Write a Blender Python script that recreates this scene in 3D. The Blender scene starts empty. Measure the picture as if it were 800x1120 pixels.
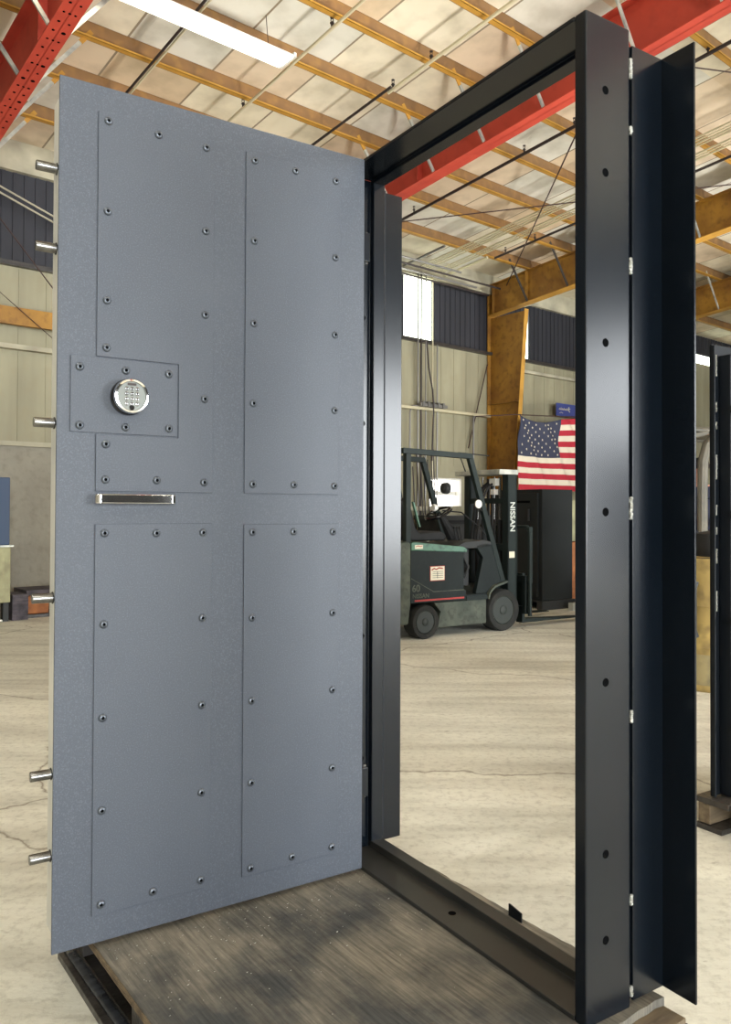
import bpy, math, random
from mathutils import Vector, Matrix
random.seed(7)
scn = bpy.context.scene
C = scn.collection
PI = math.pi
def R(a): return math.radians(a)

# ------------------------------------------------------------------ materials
def lin(c):
    return tuple(((x/255)/12.92 if x/255 <= .04045 else ((x/255+.055)/1.055)**2.4) for x in c)
def mat(name, col, rough=.6, metal=0, var=None, vscale=3, vstretch=(1,1,1), bump=0, bscale=40, vdetail=5, emit=None, estr=0, alpha=1, spec=.5, speck=None, speckscale=200, speckw=.5, vlo=.35, vhi=.65, bstretch=(1,1,1), trans=0):
    m = bpy.data.materials.new(name); m.use_nodes = True
    nt = m.node_tree; n = nt.nodes; L = nt.links
    b = n['Principled BSDF']
    c = lin(col) + (1,)
    b.inputs['Base Color'].default_value = c
    b.inputs['Roughness'].default_value = rough; b.inputs['Metallic'].default_value = metal
    b.inputs['Specular IOR Level'].default_value = spec
    if trans: b.inputs['Transmission Weight'].default_value = trans
    if emit:
        b.inputs['Emission Color'].default_value = lin(emit) + (1,); b.inputs['Emission Strength'].default_value = estr
    tc = n.new('ShaderNodeTexCoord')
    out = None
    if var:
        mp = n.new('ShaderNodeMapping'); mp.inputs['Scale'].default_value = vstretch
        L.new(tc.outputs['Object'], mp.inputs[0])
        no = n.new('ShaderNodeTexNoise'); no.inputs['Scale'].default_value = vscale; no.inputs['Detail'].default_value = vdetail
        L.new(mp.outputs[0], no.inputs['Vector'])
        r = n.new('ShaderNodeValToRGB'); r.color_ramp.elements[0].position = vlo; r.color_ramp.elements[1].position = vhi
        r.color_ramp.elements[0].color = c; r.color_ramp.elements[1].color = lin(var) + (1,)
        L.new(no.outputs[0], r.inputs[0]); out = r.outputs[0]
    if speck:
        n2 = n.new('ShaderNodeTexNoise'); n2.inputs['Scale'].default_value = speckscale; n2.inputs['Detail'].default_value = 2
        sh = n.new('ShaderNodeVectorMath'); sh.operation = 'ADD'; sh.inputs[1].default_value = (.00117,.00131,.00143)
        L.new(tc.outputs['Object'], sh.inputs[0]); L.new(sh.outputs[0], n2.inputs['Vector'])
        r2 = n.new('ShaderNodeValToRGB'); r2.color_ramp.elements[0].position = .5; r2.color_ramp.elements[1].position = .72
        r2.color_ramp.elements[0].color = (0,0,0,1); r2.color_ramp.elements[1].color = (speckw,)*3 + (1,)
        L.new(n2.outputs[0], r2.inputs[0])
        mx = n.new('ShaderNodeMixRGB'); mx.inputs[1].default_value = c; mx.inputs[2].default_value = lin(speck) + (1,)
        L.new(r2.outputs[0], mx.inputs[0])
        if out: L.new(out, mx.inputs[1])
        out = mx.outputs[0]
    if out: L.new(out, b.inputs['Base Color'])
    if bump:
        mp2 = n.new('ShaderNodeMapping'); mp2.inputs['Scale'].default_value = bstretch
        mp2.inputs['Location'].default_value = (.37,.41,.43)
        L.new(tc.outputs['Object'], mp2.inputs[0])
        n3 = n.new('ShaderNodeTexNoise'); n3.inputs['Scale'].default_value = bscale; n3.inputs['Detail'].default_value = 4
        L.new(mp2.outputs[0], n3.inputs['Vector'])
        bp = n.new('ShaderNodeBump'); bp.inputs['Strength'].default_value = bump; bp.inputs['Distance'].default_value = .01
        L.new(n3.outputs[0], bp.inputs['Height']); L.new(bp.outputs[0], b.inputs['Normal'])
    return m

M = {}
M['door'] = mat('powder_coat_charcoal', (71,77,87), .5, 0, var=(66,72,82), vscale=2.2, speck=(92,98,110), speckscale=300, speckw=.6, bump=.06, bscale=420)
M['core'] = mat('reflection_bright_edge_steel', (236,236,230), .35, .3, var=(214,216,212), vscale=3)  # near-white base paints in the bright wall reflected by the steel edge
M['frame'] = mat('satin_charcoal_paint', (11,18,26), .21, 0, var=(9,16,24), vscale=4, speck=(26,33,40), speckscale=260, speckw=.3, spec=.42)
M['frameedge'] = mat('frame_inner_coat', (14,20,27), .5, 0, var=(12,18,25), vscale=5, spec=.3)
M['screw'] = mat('gunmetal_screw', (92,98,106), .35, .6)
M['black'] = mat('black_rubber', (17,18,19), .75, 0, var=(26,26,26), vscale=12)
M['blackgloss'] = mat('black_gloss', (14,16,20), .2)
M['chrome'] = mat('polished_chrome', (225,226,226), .07, 1)
M['steel'] = mat('machined_steel', (138,138,136), .26, 1, var=(104,104,104), vscale=30)
M['keyface'] = mat('satin_keypad', (124,128,124), .4, .25)
M['galv'] = mat('galvanised_steel', (196,196,184), .42, .35, var=(150,152,146), vscale=8)
M['weld'] = mat('bare_weld_metal', (205,206,200), .3, .9, bump=.8, bscale=220)
M['yellow'] = mat('aged_yellow_paint', (172,126,44), .6, 0, var=(134,92,34), vscale=1.6, speck=(88,54,18), speckscale=9, speckw=.5)
M['yellowedge'] = mat('bright_yellow_paint', (192,144,58), .6, 0, var=(168,122,42), vscale=3)
M['purlin'] = mat('ochre_purlin_paint', (136,100,60), .65, 0, var=(116,86,54), vscale=3, speck=(160,120,62), speckscale=7, speckw=.5)
M['red'] = mat('red_oxide_paint', (192,70,50), .65, 0, var=(174,58,42), vscale=1.2, speck=(140,40,28), speckscale=6, speckw=.35)
M['dark'] = mat('dark_panel_steel', (46,47,54), .7, 0, var=(38,39,45), vscale=.8, vstretch=(5,1,.4))
M['cream'] = mat('cream_wall_sheet', (162,157,130), .62, 0, var=(142,137,113), vscale=.9, vstretch=(3,1,.5), speck=(150,140,110), speckscale=5, speckw=.3)
M['concrete_wall'] = mat('rendered_concrete', (158,153,138), .85, 0, var=(142,137,124), vscale=1.6, bump=.5, bscale=14, speck=(90,84,74), speckscale=11, speckw=.25)
M['galvpipe'] = mat('grey_conduit', (132,130,126), .4, .5)
M['palepipe'] = mat('pale_conduit', (205,196,164), .45, .2)
M['darkpipe'] = mat('dark_steel_pipe', (58,50,48), .5, .3)
M['white'] = mat('white_enamel', (226,224,216), .4)
M['foil'] = mat('pale_insulation_facing', (190,184,160), .8, 0, var=(150,144,126), vscale=2)
M['fl_green'] = mat('faded_green_paint', (84,122,102), .55, 0, var=(84,120,106), vscale=5, speck=(50,62,56), speckscale=18, speckw=.7)
M['fl_worn'] = mat('worn_green_grey_paint', (82,88,76), .7, 0, var=(54,62,54), vscale=5, speck=(40,38,34), speckscale=22, speckw=.6)
M['fl_dark'] = mat('dark_green_paint', (18,28,28), .6, 0, var=(14,23,23), vscale=4, speck=(40,50,46), speckscale=26, speckw=.2, spec=.3)
M['fl_frame'] = mat('guard_green_grey_paint', (28,39,37), .6, 0, var=(22,32,31), vscale=5, spec=.3)
M['tyre'] = mat('tyre_rubber', (24,26,25), .85, 0, var=(38,38,35), vscale=9)
M['rim'] = mat('wheel_rim_paint', (42,48,44), .6, 0, var=(40,46,44), vscale=14)
M['safe'] = mat('dark_safe_paint', (32,36,36), .65, 0, var=(28,32,33), vscale=2, spec=.25)
M['skypanel'] = mat('translucent_daylight_sheet', (235,240,225), .6, 0, emit=(238,244,232), estr=2.6)
M['outside'] = mat('daylight_opening', (240,240,240), .6, 0, emit=(255,252,244), estr=2.2)
M['tube'] = mat('fluorescent_tube', (255,255,245), .5, 0, emit=(255,250,226), estr=6)
M['red_w'] = mat('flag_red', (176,34,52), .8)
M['white_w'] = mat('flag_white', (222,212,190), .8)
M['blue_w'] = mat('flag_blue', (52,56,76), .8)
M['sign'] = mat('blue_sign_face', (66,76,140), .5)
M['label_w'] = mat('label_white', (214,208,186), .6)
M['label_r'] = mat('label_red', (160,50,46), .6)
M['letter'] = mat('silver_lettering', (200,204,196), .4)
M['drum'] = mat('dirty_yellow_drum', (188,162,98), .55, 0, var=(150,128,78), vscale=3, speck=(90,76,54), speckscale=8, speckw=.7)
M['drumgrime'] = mat('drum_grime', (120,112,88), .7, 0, var=(168,154,112), vscale=8)
M['machine'] = mat('beige_grey_machine_paint', (118,114,102), .5, 0, var=(98,96,88), vscale=4)
M['machine_d'] = mat('grey_machine_dark', (38,40,40), .6)
M['blue_m'] = mat('slate_blue_paint', (58,76,104), .6)
M['olive'] = mat('olive_cream_paint', (170,168,128), .6, 0, var=(140,136,104), vscale=6)
M['wood'] = mat('raw_pallet_wood', (126,110,86), .8, 0, var=(92,80,64), vscale=5, vstretch=(1,8,8), bump=.4, bscale=30)
M['wooddark'] = mat('dark_wet_pallet_wood', (44,42,42), .35, 0, var=(66,62,58), vscale=4, vstretch=(1,6,6), bump=.5, bscale=25)
M['orange'] = mat('orange_brown_timber', (176,112,66), .8, 0, var=(140,88,54), vscale=9)
M['greyblock'] = mat('grey_lilac_bundle', (92,86,92), .8, 0, var=(60,56,62), vscale=10)
M['skin'] = mat('skin', (205,150,130), .6)
M['navy'] = mat('navy_cloth', (38,42,62), .9)
M['hair'] = mat('dark_hair', (40,30,26), .8)
M['lead'] = mat('dark_hex_socket', (5,6,7), .9, spec=.05)
M['wire'] = mat('dark_wire', (62,40,34), .7)
M['film'] = mat('stretch_film_gloss', (62,65,70), .18, 0, var=(44,46,50), vscale=9, vstretch=(1,5,1))

M['sill'] = mat('dust_and_reflection_charcoal', (36,36,34), .42, 0, var=(46,46,43), vscale=5, vdetail=7, spec=.6)  # dust plus light reflected off floor and plywood, both painted into the colour
# powder-coat style board: plywood deck with grain along local x, dark damp stain and worn tan patches
def ply_mat():
    m = bpy.data.materials.new('weathered_plywood'); m.use_nodes = True; nt = m.node_tree; n = nt.nodes; L = nt.links
    b = n['Principled BSDF']; b.inputs['Roughness'].default_value = .62
    tc = n.new('ShaderNodeTexCoord')
    mp = n.new('ShaderNodeMapping'); mp.inputs['Scale'].default_value = (22,1.3,1); L.new(tc.outputs['Object'], mp.inputs[0])
    g = n.new('ShaderNodeTexNoise'); g.inputs['Scale'].default_value = 5; g.inputs['Detail'].default_value = 7; g.inputs['Roughness'].default_value = .65; L.new(mp.outputs[0], g.inputs[0])
    p = n.new('ShaderNodeTexNoise'); p.inputs['Scale'].default_value = 3.4; p.inputs['Detail'].default_value = 7; p.inputs['Roughness'].default_value = .6; L.new(tc.outputs['Object'], p.inputs[0])
    rp = n.new('ShaderNodeValToRGB'); e = rp.color_ramp.elements
    e[0].position = .4; e[0].color = lin((70,72,72)) + (1,); e[1].position = .62; e[1].color = lin((132,127,115)) + (1,)
    L.new(p.outputs[0], rp.inputs[0])
    rg = n.new('ShaderNodeValToRGB'); rg.color_ramp.elements[0].position = .34; rg.color_ramp.elements[0].color = (.55,.54,.53,1); rg.color_ramp.elements[1].position = .66; rg.color_ramp.elements[1].color = (1.22,1.2,1.16,1)
    L.new(g.outputs[0], rg.inputs[0])
    mx = n.new('ShaderNodeMixRGB'); mx.blend_type = 'MULTIPLY'; mx.inputs[0].default_value = 1
    L.new(rp.outputs[0], mx.inputs[1]); L.new(rg.outputs[0], mx.inputs[2]); L.new(mx.outputs[0], b.inputs['Base Color'])
    bp = n.new('ShaderNodeBump'); bp.inputs['Strength'].default_value = .5; bp.inputs['Distance'].default_value = .004
    L.new(g.outputs[0], bp.inputs['Height']); L.new(bp.outputs[0], b.inputs['Normal'])
    return m
M['ply'] = ply_mat()

def floor_mat():
    m = bpy.data.materials.new('worn_concrete_floor'); m.use_nodes = True; nt = m.node_tree; n = nt.nodes; L = nt.links
    b = n['Principled BSDF']; b.inputs['Roughness'].default_value = .6; b.inputs['Specular IOR Level'].default_value = .35
    tc = n.new('ShaderNodeTexCoord')
    def noise(sc, det, st=(1,1,1), rot=0, ro=.55):
        mp = n.new('ShaderNodeMapping'); mp.inputs['Scale'].default_value = st; mp.inputs['Rotation'].default_value = (0,0,rot); L.new(tc.outputs['Object'], mp.inputs[0])
        t = n.new('ShaderNodeTexNoise'); t.inputs['Scale'].default_value = sc; t.inputs['Detail'].default_value = det; t.inputs['Roughness'].default_value = ro; L.new(mp.outputs[0], t.inputs[0]); return t.outputs[0]
    def ramp(s, a, ca, z, cz):
        r = n.new('ShaderNodeValToRGB'); r.color_ramp.elements[0].position = a; r.color_ramp.elements[0].color = ca; r.color_ramp.elements[1].position = z; r.color_ramp.elements[1].color = cz
        L.new(s, r.inputs[0]); return r.outputs[0]
    def mul(a, c):
        x = n.new('ShaderNodeMixRGB'); x.blend_type = 'MULTIPLY'; x.inputs[0].default_value = 1; L.new(a, x.inputs[1]); L.new(c, x.inputs[2]); return x.outputs[0]
    base = ramp(noise(.7,6), .35, lin((212,212,202)) + (1,), .65, lin((234,233,222)) + (1,))
    st = ramp(noise(2.2,6,(.35,2.4,1),R(12)), .34, (.8,.79,.77,1), .6, (1.06,1.06,1.05,1))
    fine = ramp(noise(26,4,(1,1,1),0,.7), .3, (.76,.75,.74,1), .52, (1,1,1,1))
    pits = ramp(noise(11,3,(.6,1.6,1),R(30),.6), .24, (.5,.47,.44,1), .31, (1,1,1,1))
    # cracks: edges of large warped cells
    nz = n.new('ShaderNodeTexNoise'); nz.inputs['Scale'].default_value = 2.5; nz.inputs['Detail'].default_value = 5; L.new(tc.outputs['Object'], nz.inputs[0])
    ad = n.new('ShaderNodeMixRGB'); ad.blend_type = 'ADD'; ad.inputs[0].default_value = .35; L.new(tc.outputs['Object'], ad.inputs[1]); L.new(nz.outputs['Color'], ad.inputs[2])
    vo = n.new('ShaderNodeTexVoronoi'); vo.feature = 'DISTANCE_TO_EDGE'; vo.inputs['Scale'].default_value = .42; L.new(ad.outputs[0], vo.inputs['Vector'])
    cr = ramp(vo.outputs['Distance'], 0, (.42,.38,.34,1), .0045, (1,1,1,1))
    o = mul(mul(mul(mul(base, st), fine), pits), cr)
    L.new(o, b.inputs['Base Color'])
    bp = n.new('ShaderNodeBump'); bp.inputs['Strength'].default_value = .35; bp.inputs['Distance'].default_value = .01
    L.new(noise(9,7,(.6,1.5,1),R(12),.65), bp.inputs['Height']); L.new(bp.outputs[0], b.inputs['Normal'])
    return m
M['floor'] = floor_mat()

def roof_mat():
    # insulated roof boards: local x = along the building (1 m boards), y across (one row per purlin bay)
    m = bpy.data.materials.new('roof_insulation_boards'); m.use_nodes = True; nt = m.node_tree; n = nt.nodes; L = nt.links
    b = n['Principled BSDF']; b.inputs['Roughness'].default_value = .75
    tc = n.new('ShaderNodeTexCoord'); sp = n.new('ShaderNodeSeparateXYZ'); L.new(tc.outputs['Object'], sp.inputs[0])
    def ma(op, a, v=None, w=None):
        x = n.new('ShaderNodeMath'); x.operation = op
        L.new(a, x.inputs[0])
        if v is not None:
            if isinstance(v,(int,float)): x.inputs[1].default_value = v
            else: L.new(v, x.inputs[1])
        return x.outputs[0]
    ax = ma('ADD', sp.outputs[0], 100-.46); by = ma('ADD', ma('DIVIDE', sp.outputs[1], .86), 100)
    fx = ma('FLOOR', ax); fy = ma('FLOOR', by)
    cb = n.new('ShaderNodeCombineXYZ'); L.new(fx, cb.inputs[0]); L.new(fy, cb.inputs[1])
    wn = n.new('ShaderNodeTexWhiteNoise'); wn.noise_dimensions = '2D'; L.new(cb.outputs[0], wn.inputs['Vector'])
    rc = n.new('ShaderNodeValToRGB'); rc.color_ramp.interpolation = 'CONSTANT'; e = rc.color_ramp.elements
    e[0].color = lin((226,218,196)) + (1,); e[1].position = .3; e[1].color = lin((218,200,174)) + (1,)
    k = e.new(.5); k.color = lin((216,214,202)) + (1,); k = e.new(.72); k.color = lin((212,192,162)) + (1,); k = e.new(.86); k.color = lin((228,220,196)) + (1,)
    L.new(wn.outputs['Value'], rc.inputs[0])
    # thin dark joints
    fr = ma('FRACT', ax); a1 = ma('ABSOLUTE', ma('SUBTRACT', fr, .5)); j = ma('GREATER_THAN', a1, .488)
    no = n.new('ShaderNodeTexNoise'); no.inputs['Scale'].default_value = 2.4; no.inputs['Detail'].default_value = 6; L.new(tc.outputs['Object'], no.inputs[0])
    rn = n.new('ShaderNodeValToRGB'); rn.color_ramp.elements[0].position = .32; rn.color_ramp.elements[0].color = (.76,.74,.7,1); rn.color_ramp.elements[1].position = .58; rn.color_ramp.elements[1].color = (1.04,1.03,1.02,1)
    L.new(no.outputs[0], rn.inputs[0])
    mx = n.new('ShaderNodeMixRGB'); mx.blend_type = 'MULTIPLY'; mx.inputs[0].default_value = 1; L.new(rc.outputs[0], mx.inputs[1]); L.new(rn.outputs[0], mx.inputs[2])
    m2 = n.new('ShaderNodeMixRGB'); m2.inputs[2].default_value = lin((140,126,104)) + (1,); L.new(j, m2.inputs[0]); L.new(mx.outputs[0], m2.inputs[1])
    L.new(m2.outputs[0], b.inputs['Base Color'])
    return m
M['roof'] = roof_mat()

# ------------------------------------------------------------------ mesh builder
class MB:
    def __init__(s): s.v = []; s.f = []; s.mi = []; s.cur = 0
    def add(s, vs, fs):
        o = len(s.v); s.v += [tuple(x) for x in vs]; s.f += [tuple(o+i for i in f) for f in fs]; s.mi += [s.cur]*len(fs); return s
    def box(s, x0, x1, y0, y1, z0, z1):
        if x0 > x1: x0, x1 = x1, x0
        if y0 > y1: y0, y1 = y1, y0
        if z0 > z1: z0, z1 = z1, z0
        v = [(x,y,z) for z in (z0,z1) for y in (y0,y1) for x in (x0,x1)]
        return s.add(v, [(0,2,3,1),(4,5,7,6),(0,1,5,4),(2,6,7,3),(0,4,6,2),(1,3,7,5)])
    def prism(s, poly, axis, a, b):
        # poly in the two other axes (in order), extruded along axis from a to b
        n = len(poly)
        def P(p, t):
            return {'x': (t,p[0],p[1]), 'y': (p[0],t,p[1]), 'z': (p[0],p[1],t)}[axis]
        v = [P(p,a) for p in poly] + [P(p,b) for p in poly]
        f = [(i,(i+1)%n,n+(i+1)%n,n+i) for i in range(n)] + [tuple(range(n))[::-1], tuple(range(n,2*n))]
        return s.add(v, f)
    def tube(s, pts, r, n=8, cap=True):
        pts = [Vector(p) for p in pts]; rings = []
        rr = r if isinstance(r, (list,tuple)) else [r]*len(pts)
        prev = None
        for i, p in enumerate(pts):
            if i == 0: t = pts[1]-p
            elif i == len(pts)-1: t = p-pts[i-1]
            else: t = (pts[i+1]-p).normalized()+(p-pts[i-1]).normalized()
            t = t.normalized() if t.length > 1e-9 else Vector((0,0,1))
            if prev is None:
                u = t.orthogonal().normalized()
            else:
                u = (prev - t*prev.dot(t)).normalized()
            prev = u; w = t.cross(u)
            rings.append([p+(u*math.cos(2*PI*k/n)+w*math.sin(2*PI*k/n))*rr[i] for k in range(n)])
        v = [q for g in rings for q in g]; f = []
        for i in range(len(pts)-1):
            for k in range(n):
                a = i*n+k; b2 = i*n+(k+1)%n; f.append((a,b2,b2+n,a+n))
        if cap: f.append(tuple(range(n))[::-1]); f.append(tuple(range((len(pts)-1)*n, len(pts)*n)))
        return s.add(v, f)
    def cyl(s, p0, p1, r, n=20, r1=None): return s.tube([p0,p1], [r, r if r1 is None else r1], n)
    def lathe(s, prof, n, o, ax='z', cap=True):
        # prof: (radius, height) ; o origin ; ax axis
        v = []; f = []
        for (r_, h_) in prof:
            for k in range(n):
                c_, s_ = math.cos(2*PI*k/n)*r_, math.sin(2*PI*k/n)*r_
                q = {'z': (c_,s_,h_), 'y': (c_,h_,s_), 'x': (h_,c_,s_)}[ax]
                v.append((o[0]+q[0], o[1]+q[1], o[2]+q[2]))
        for i in range(len(prof)-1):
            for k in range(n):
                a = i*n+k; b2 = i*n+(k+1)%n; f.append((a,b2,b2+n,a+n))
        if cap: f.append(tuple(range(n))[::-1]); f.append(tuple(range((len(prof)-1)*n, len(prof)*n)))
        return s.add(v, f)
    def bar(s, p0, p1, w, h, up=(0,0,1)):
        p0 = Vector(p0); p1 = Vector(p1); t = (p1-p0).normalized(); up = Vector(up)
        if abs(t.dot(up)) > .98: up = Vector((0,1,0))
        a = t.cross(up).normalized()*w/2; b_ = a.cross(t).normalized()*h/2
        v = [p0-a-b_, p0+a-b_, p0+a+b_, p0-a+b_, p1-a-b_, p1+a-b_, p1+a+b_, p1-a+b_]
        return s.add(v, [(0,3,2,1),(4,5,6,7),(0,1,5,4),(1,2,6,5),(2,3,7,6),(3,0,4,7)])

OFF = {}
ROOT = {}
def finish(name, mb, mats, bevel=0, angle=35):
    me = bpy.data.meshes.new(name)
    me.from_pydata(mb.v, [], mb.f); me.validate(); 
    if not isinstance(mats, (list,tuple)): mats = [mats]
    for m in mats: me.materials.append(m)
    if len(me.polygons) == len(mb.mi):
        for p, i in zip(me.polygons, mb.mi): p.material_index = i
    import bmesh
    bm = bmesh.new(); bm.from_mesh(me); bmesh.ops.recalc_face_normals(bm, faces=bm.faces); bm.to_mesh(me); bm.free()
    for p in me.polygons: p.use_smooth = True
    me.set_sharp_from_angle(angle=R(angle))
    o = bpy.data.objects.new(name, me); C.objects.link(o)
    if bevel:
        bv = o.modifiers.new('bevel','BEVEL'); bv.width = bevel; bv.segments = 2; bv.limit_method = 'ANGLE'; bv.angle_limit = R(40); bv.harden_normals = True
    return o
def part(name, mb, mats, parent, bevel=0, label=None, angle=35, stuff=False):
    off = OFF[parent.name]
    mb.v = [(x-off[0], y-off[1], z-off[2]) for x,y,z in mb.v]
    o = finish(name, mb, mats, bevel, angle); o.parent = parent; OFF[o.name] = off
    if label: o['label'] = label
    if stuff: o['kind'] = 'stuff'
    return o
def tag(o, label=None, cat=None, group=None, kind=None):
    if label: o['label'] = label
    if cat: o['category'] = cat
    if group: o['group'] = group
    if kind: o['kind'] = kind
    return o
def thing(name, frame, loc, label, cat, group=None):
    o = bpy.data.objects.new(name, None); C.objects.link(o); o.empty_display_size = .1
    o.matrix_world = frame @ Matrix.Translation(loc); OFF[o.name] = tuple(loc)
    return tag(o, label, cat, group)
def single(name, mb, mats, frame, label=None, cat=None, group=None, kind=None, bevel=0, angle=35, keep=False):
    xs = [v[0] for v in mb.v]; ys = [v[1] for v in mb.v]; zs = [v[2] for v in mb.v]
    c = (0,0,0) if keep else ((min(xs)+max(xs))/2, (min(ys)+max(ys))/2, min(zs))
    mb.v = [(x-c[0], y-c[1], z-c[2]) for x,y,z in mb.v]
    o = finish(name, mb, mats, bevel, angle); o.matrix_world = frame @ Matrix.Translation(c)
    OFF[o.name] = c
    return tag(o, label, cat, group, kind)
def dup(o, frame, loc, label=None, group=None):
    c = o.copy(); C.objects.link(c); c.matrix_world = frame @ Matrix.Translation(loc)
    if label: c['label'] = label
    if group: c['group'] = group
    for ch in list(o.children):
        k = ch.copy(); C.objects.link(k); k.parent = c
        for g in list(ch.children):
            j = g.copy(); C.objects.link(j); j.parent = k
    return c
def text_mb(txt, size, depth=.002, bold=0):
    cu = bpy.data.curves.new('lettering','FONT'); cu.body = txt; cu.size = size; cu.extrude = depth/2; cu.offset = bold
    o = bpy.data.objects.new('lettering', cu); C.objects.link(o)
    dg = bpy.context.evaluated_depsgraph_get(); me = bpy.data.meshes.new_from_object(o.evaluated_get(dg))
    v = [tuple(x.co) for x in me.vertices]; f = [tuple(p.vertices) for p in me.polygons]
    bpy.data.objects.remove(o); bpy.data.curves.remove(cu); bpy.data.meshes.remove(me)
    return v, f

# ------------------------------------------------------------------ camera
CAMH = 1.32; F = 880.; P = R(.85); ROLL = R(.23)
cam_d = bpy.data.cameras.new('camera'); cam = bpy.data.objects.new('camera', cam_d); C.objects.link(cam)
cam_d.sensor_fit = 'HORIZONTAL'; cam_d.sensor_width = 36; cam_d.lens = F/800*36
cam_d.shift_y = -((560-(556-F*math.tan(P)))/800.)
cam_d.clip_end = 300
cam.matrix_world = Matrix.Translation((0,0,CAMH)) @ Matrix.Rotation(R(90)+P,4,'X') @ Matrix.Rotation(ROLL,4,'Z')
scn.camera = cam

# ------------------------------------------------------------------ frames of reference
TH = math.atan2(880,1376)                                   # direction of the open door leaf
FD = Matrix.Translation((-.7705,2.0,0)) @ Matrix.Rotation(TH,4,'Z')   # x along the leaf from lock edge, -y towards the viewer
AB = math.atan2(880,1050)
FB = Matrix.Translation((-4.6221,10.1763,0)) @ Matrix.Rotation(AB,4,'Z')  # building: x along the back wall, -y into the room
ID = Matrix.Identity(4)

# ================================================================== BUILDING
SL = .095; Z0 = 5.8
A0, A1, BF = -9, 34, 24
def Bx(mb, a0, a1, b0, b1, z0, z1): return mb.box(a0, a1, -b1, -b0, z0, z1)
m = MB(); m.add([(-60,-60,0),(80,-60,0),(80,60,0),(-60,60,0)], [(0,1,2,3)]); m.box(-60,80,-60,60,-.3,-.001)
fl = single('floor', m, M['floor'], ID, kind='structure', keep=True)

# back wall: concrete base, cream sheets, ribbed dark band, insulation strip, with openings
m = MB()
m.cur = 0; Bx(m, A0, 5.2, -.35, 0, 0, 2.13)                          # rendered concrete
m.cur = 1                                                        # cream sheets above and to the right
Bx(m, A0, 6.93, -.3, -.02, 2.13, 4.45)
Bx(m, 5.2, 7.6, -.3, -.02, 0, 2.13); Bx(m, 8.46, 17.0, -.3, -.02, 0, 2.13); Bx(m, 7.6, 8.46, -.3, -.02, 0, 1.37); Bx(m, 7.6, 8.46, -.3, -.02, 1.9, 2.13)
Bx(m, 6.93, 17.0, -.3, -.02, 2.13, 4.45); Bx(m, 17, A1, -.3, -.02, 0, 5.25)
a = A0+.1                                                        # standing seams every .35 m
while a < 17:
    w = .018
    Bx(m, a, a+w, -.03, -.012, 2.14, 4.44)
    if a > 5.2 and not (7.5 < a < 8.5): Bx(m, a, a+w, -.03, -.012, 0, 2.13)
    a += .35
m.cur = 2                                                        # dark ribbed band
def darkband(a0, a1, z0, z1):
    Bx(m, a0, a1, -.3, -.03, z0, z1)
    a = a0+.02
    while a < a1-.06: Bx(m, a, a+.05, -.04, -.018, z0, z1); a += .14
for a0, a1 in ((A0,6.95),(7.72,10.38),(10.56,17.0)): darkband(a0, a1, 4.45, 5.62)
darkband(17.0, A1, 5.5, 6.3)
m.cur = 3
Bx(m, A0, 17, -.3, .05, 5.62, 6.15); Bx(m, 17, A1, -.3, -.05, 6.3, 6.5)   # pale insulation strip under the eave
single('wall_back', m, [M['concrete_wall'], M['cream'], M['dark'], M['foil']], FB, kind='structure', keep=True)
for i, (a0,a1,z0,z1,mt) in enumerate([(6.95,7.72,4.45,5.62,'skypanel'),(10.38,10.56,4.45,5.45,'skypanel'),(17,A1,5.25,5.5,'skypanel')]):
    m = MB(); Bx(m, a0, a1, -.2, -.1, z0, z1)
    k = a0+.04
    while k < min(a1,a0+6)-.03: Bx(m, k, k+.02, -.1, -.06, z0, z1); k += .11
    single('window_%d' % (i+1), m, M[mt], FB, kind='structure')
m = MB(); Bx(m, 7.6, 8.46, -.28, -.2, 1.37, 1.9); w4 = single('window_4', m, M['outside'], FB, kind='structure')
m = MB(); Bx(m, 7.6, 8.46, -.2, -.12, 1.58, 1.66); Bx(m, 8.42, 8.46, -.2, -.0, 1.37, 1.9); Bx(m,7.6,8.46,-.2,-.0,1.87,1.9)
part('window_frame', m, M['white'], w4)
m = MB(); Bx(m, A0, 17, -.02, .06, 4.40, 4.46); single('trim_1', m, M['wooddark'], FB, kind='structure')
m = MB(); Bx(m, A0, 5.2, 0, .05, 2.1, 2.16); single('trim_2', m, M['foil'], FB, kind='structure')
# side wall far to the left behind the camera's shoulder and the far gable
m = MB(); Bx(m, A0-.2, A0, 0, BF, 0, 8.2); single('wall_left', m, M['concrete_wall'], FB, kind='structure', keep=True)
m = MB(); Bx(m, A1, A1+.2, 0, BF, 0, 8.4); single('wall_right', m, M['cream'], FB, kind='structure', keep=True)
m = MB()                                                            # front wall with wide doorways behind the camera
ops = [(-8.5,-4.5),(3.5,9.5)]; a = A0
for o0, o1 in ops: Bx(m, a, o0, BF, BF+.2, 0, 4.7); a = o1
Bx(m, a, 10.5, BF, BF+.2, 0, 4.7); Bx(m, A0, 10.5, BF, BF+.2, 4.7, 8.4)
Bx(m, 10.5, A1, BF, BF+.2, 0, 2.9); Bx(m, 10.5, A1, BF, BF+.2, 5.9, 8.4); Bx(m, 15.5, A1, BF, BF+.2, 2.9, 5.9)     # high opening added for the near jamb's highlight
single('wall_front', m, M['dark'], FB, kind='structure', keep=True)
# roof deck (sloping up from the eave)
m = MB()
def zr(b): return Z0+SL*b
for (b0,b1) in ((-.4,BF),):
    v = [(A0,-b0,zr(b0)+.2),(A1,-b0,zr(b0)+.2),(A1,-b1,zr(b1)+.2),(A0,-b1,zr(b1)+.2)]
    m.add(v+[(x,y,z+.12) for x,y,z in v], [(0,1,2,3),(7,6,5,4),(0,4,5,1),(1,5,6,2),(2,6,7,3),(3,7,4,0)])
single('ceiling', m, M['roof'], FB, kind='structure', keep=True)

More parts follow.
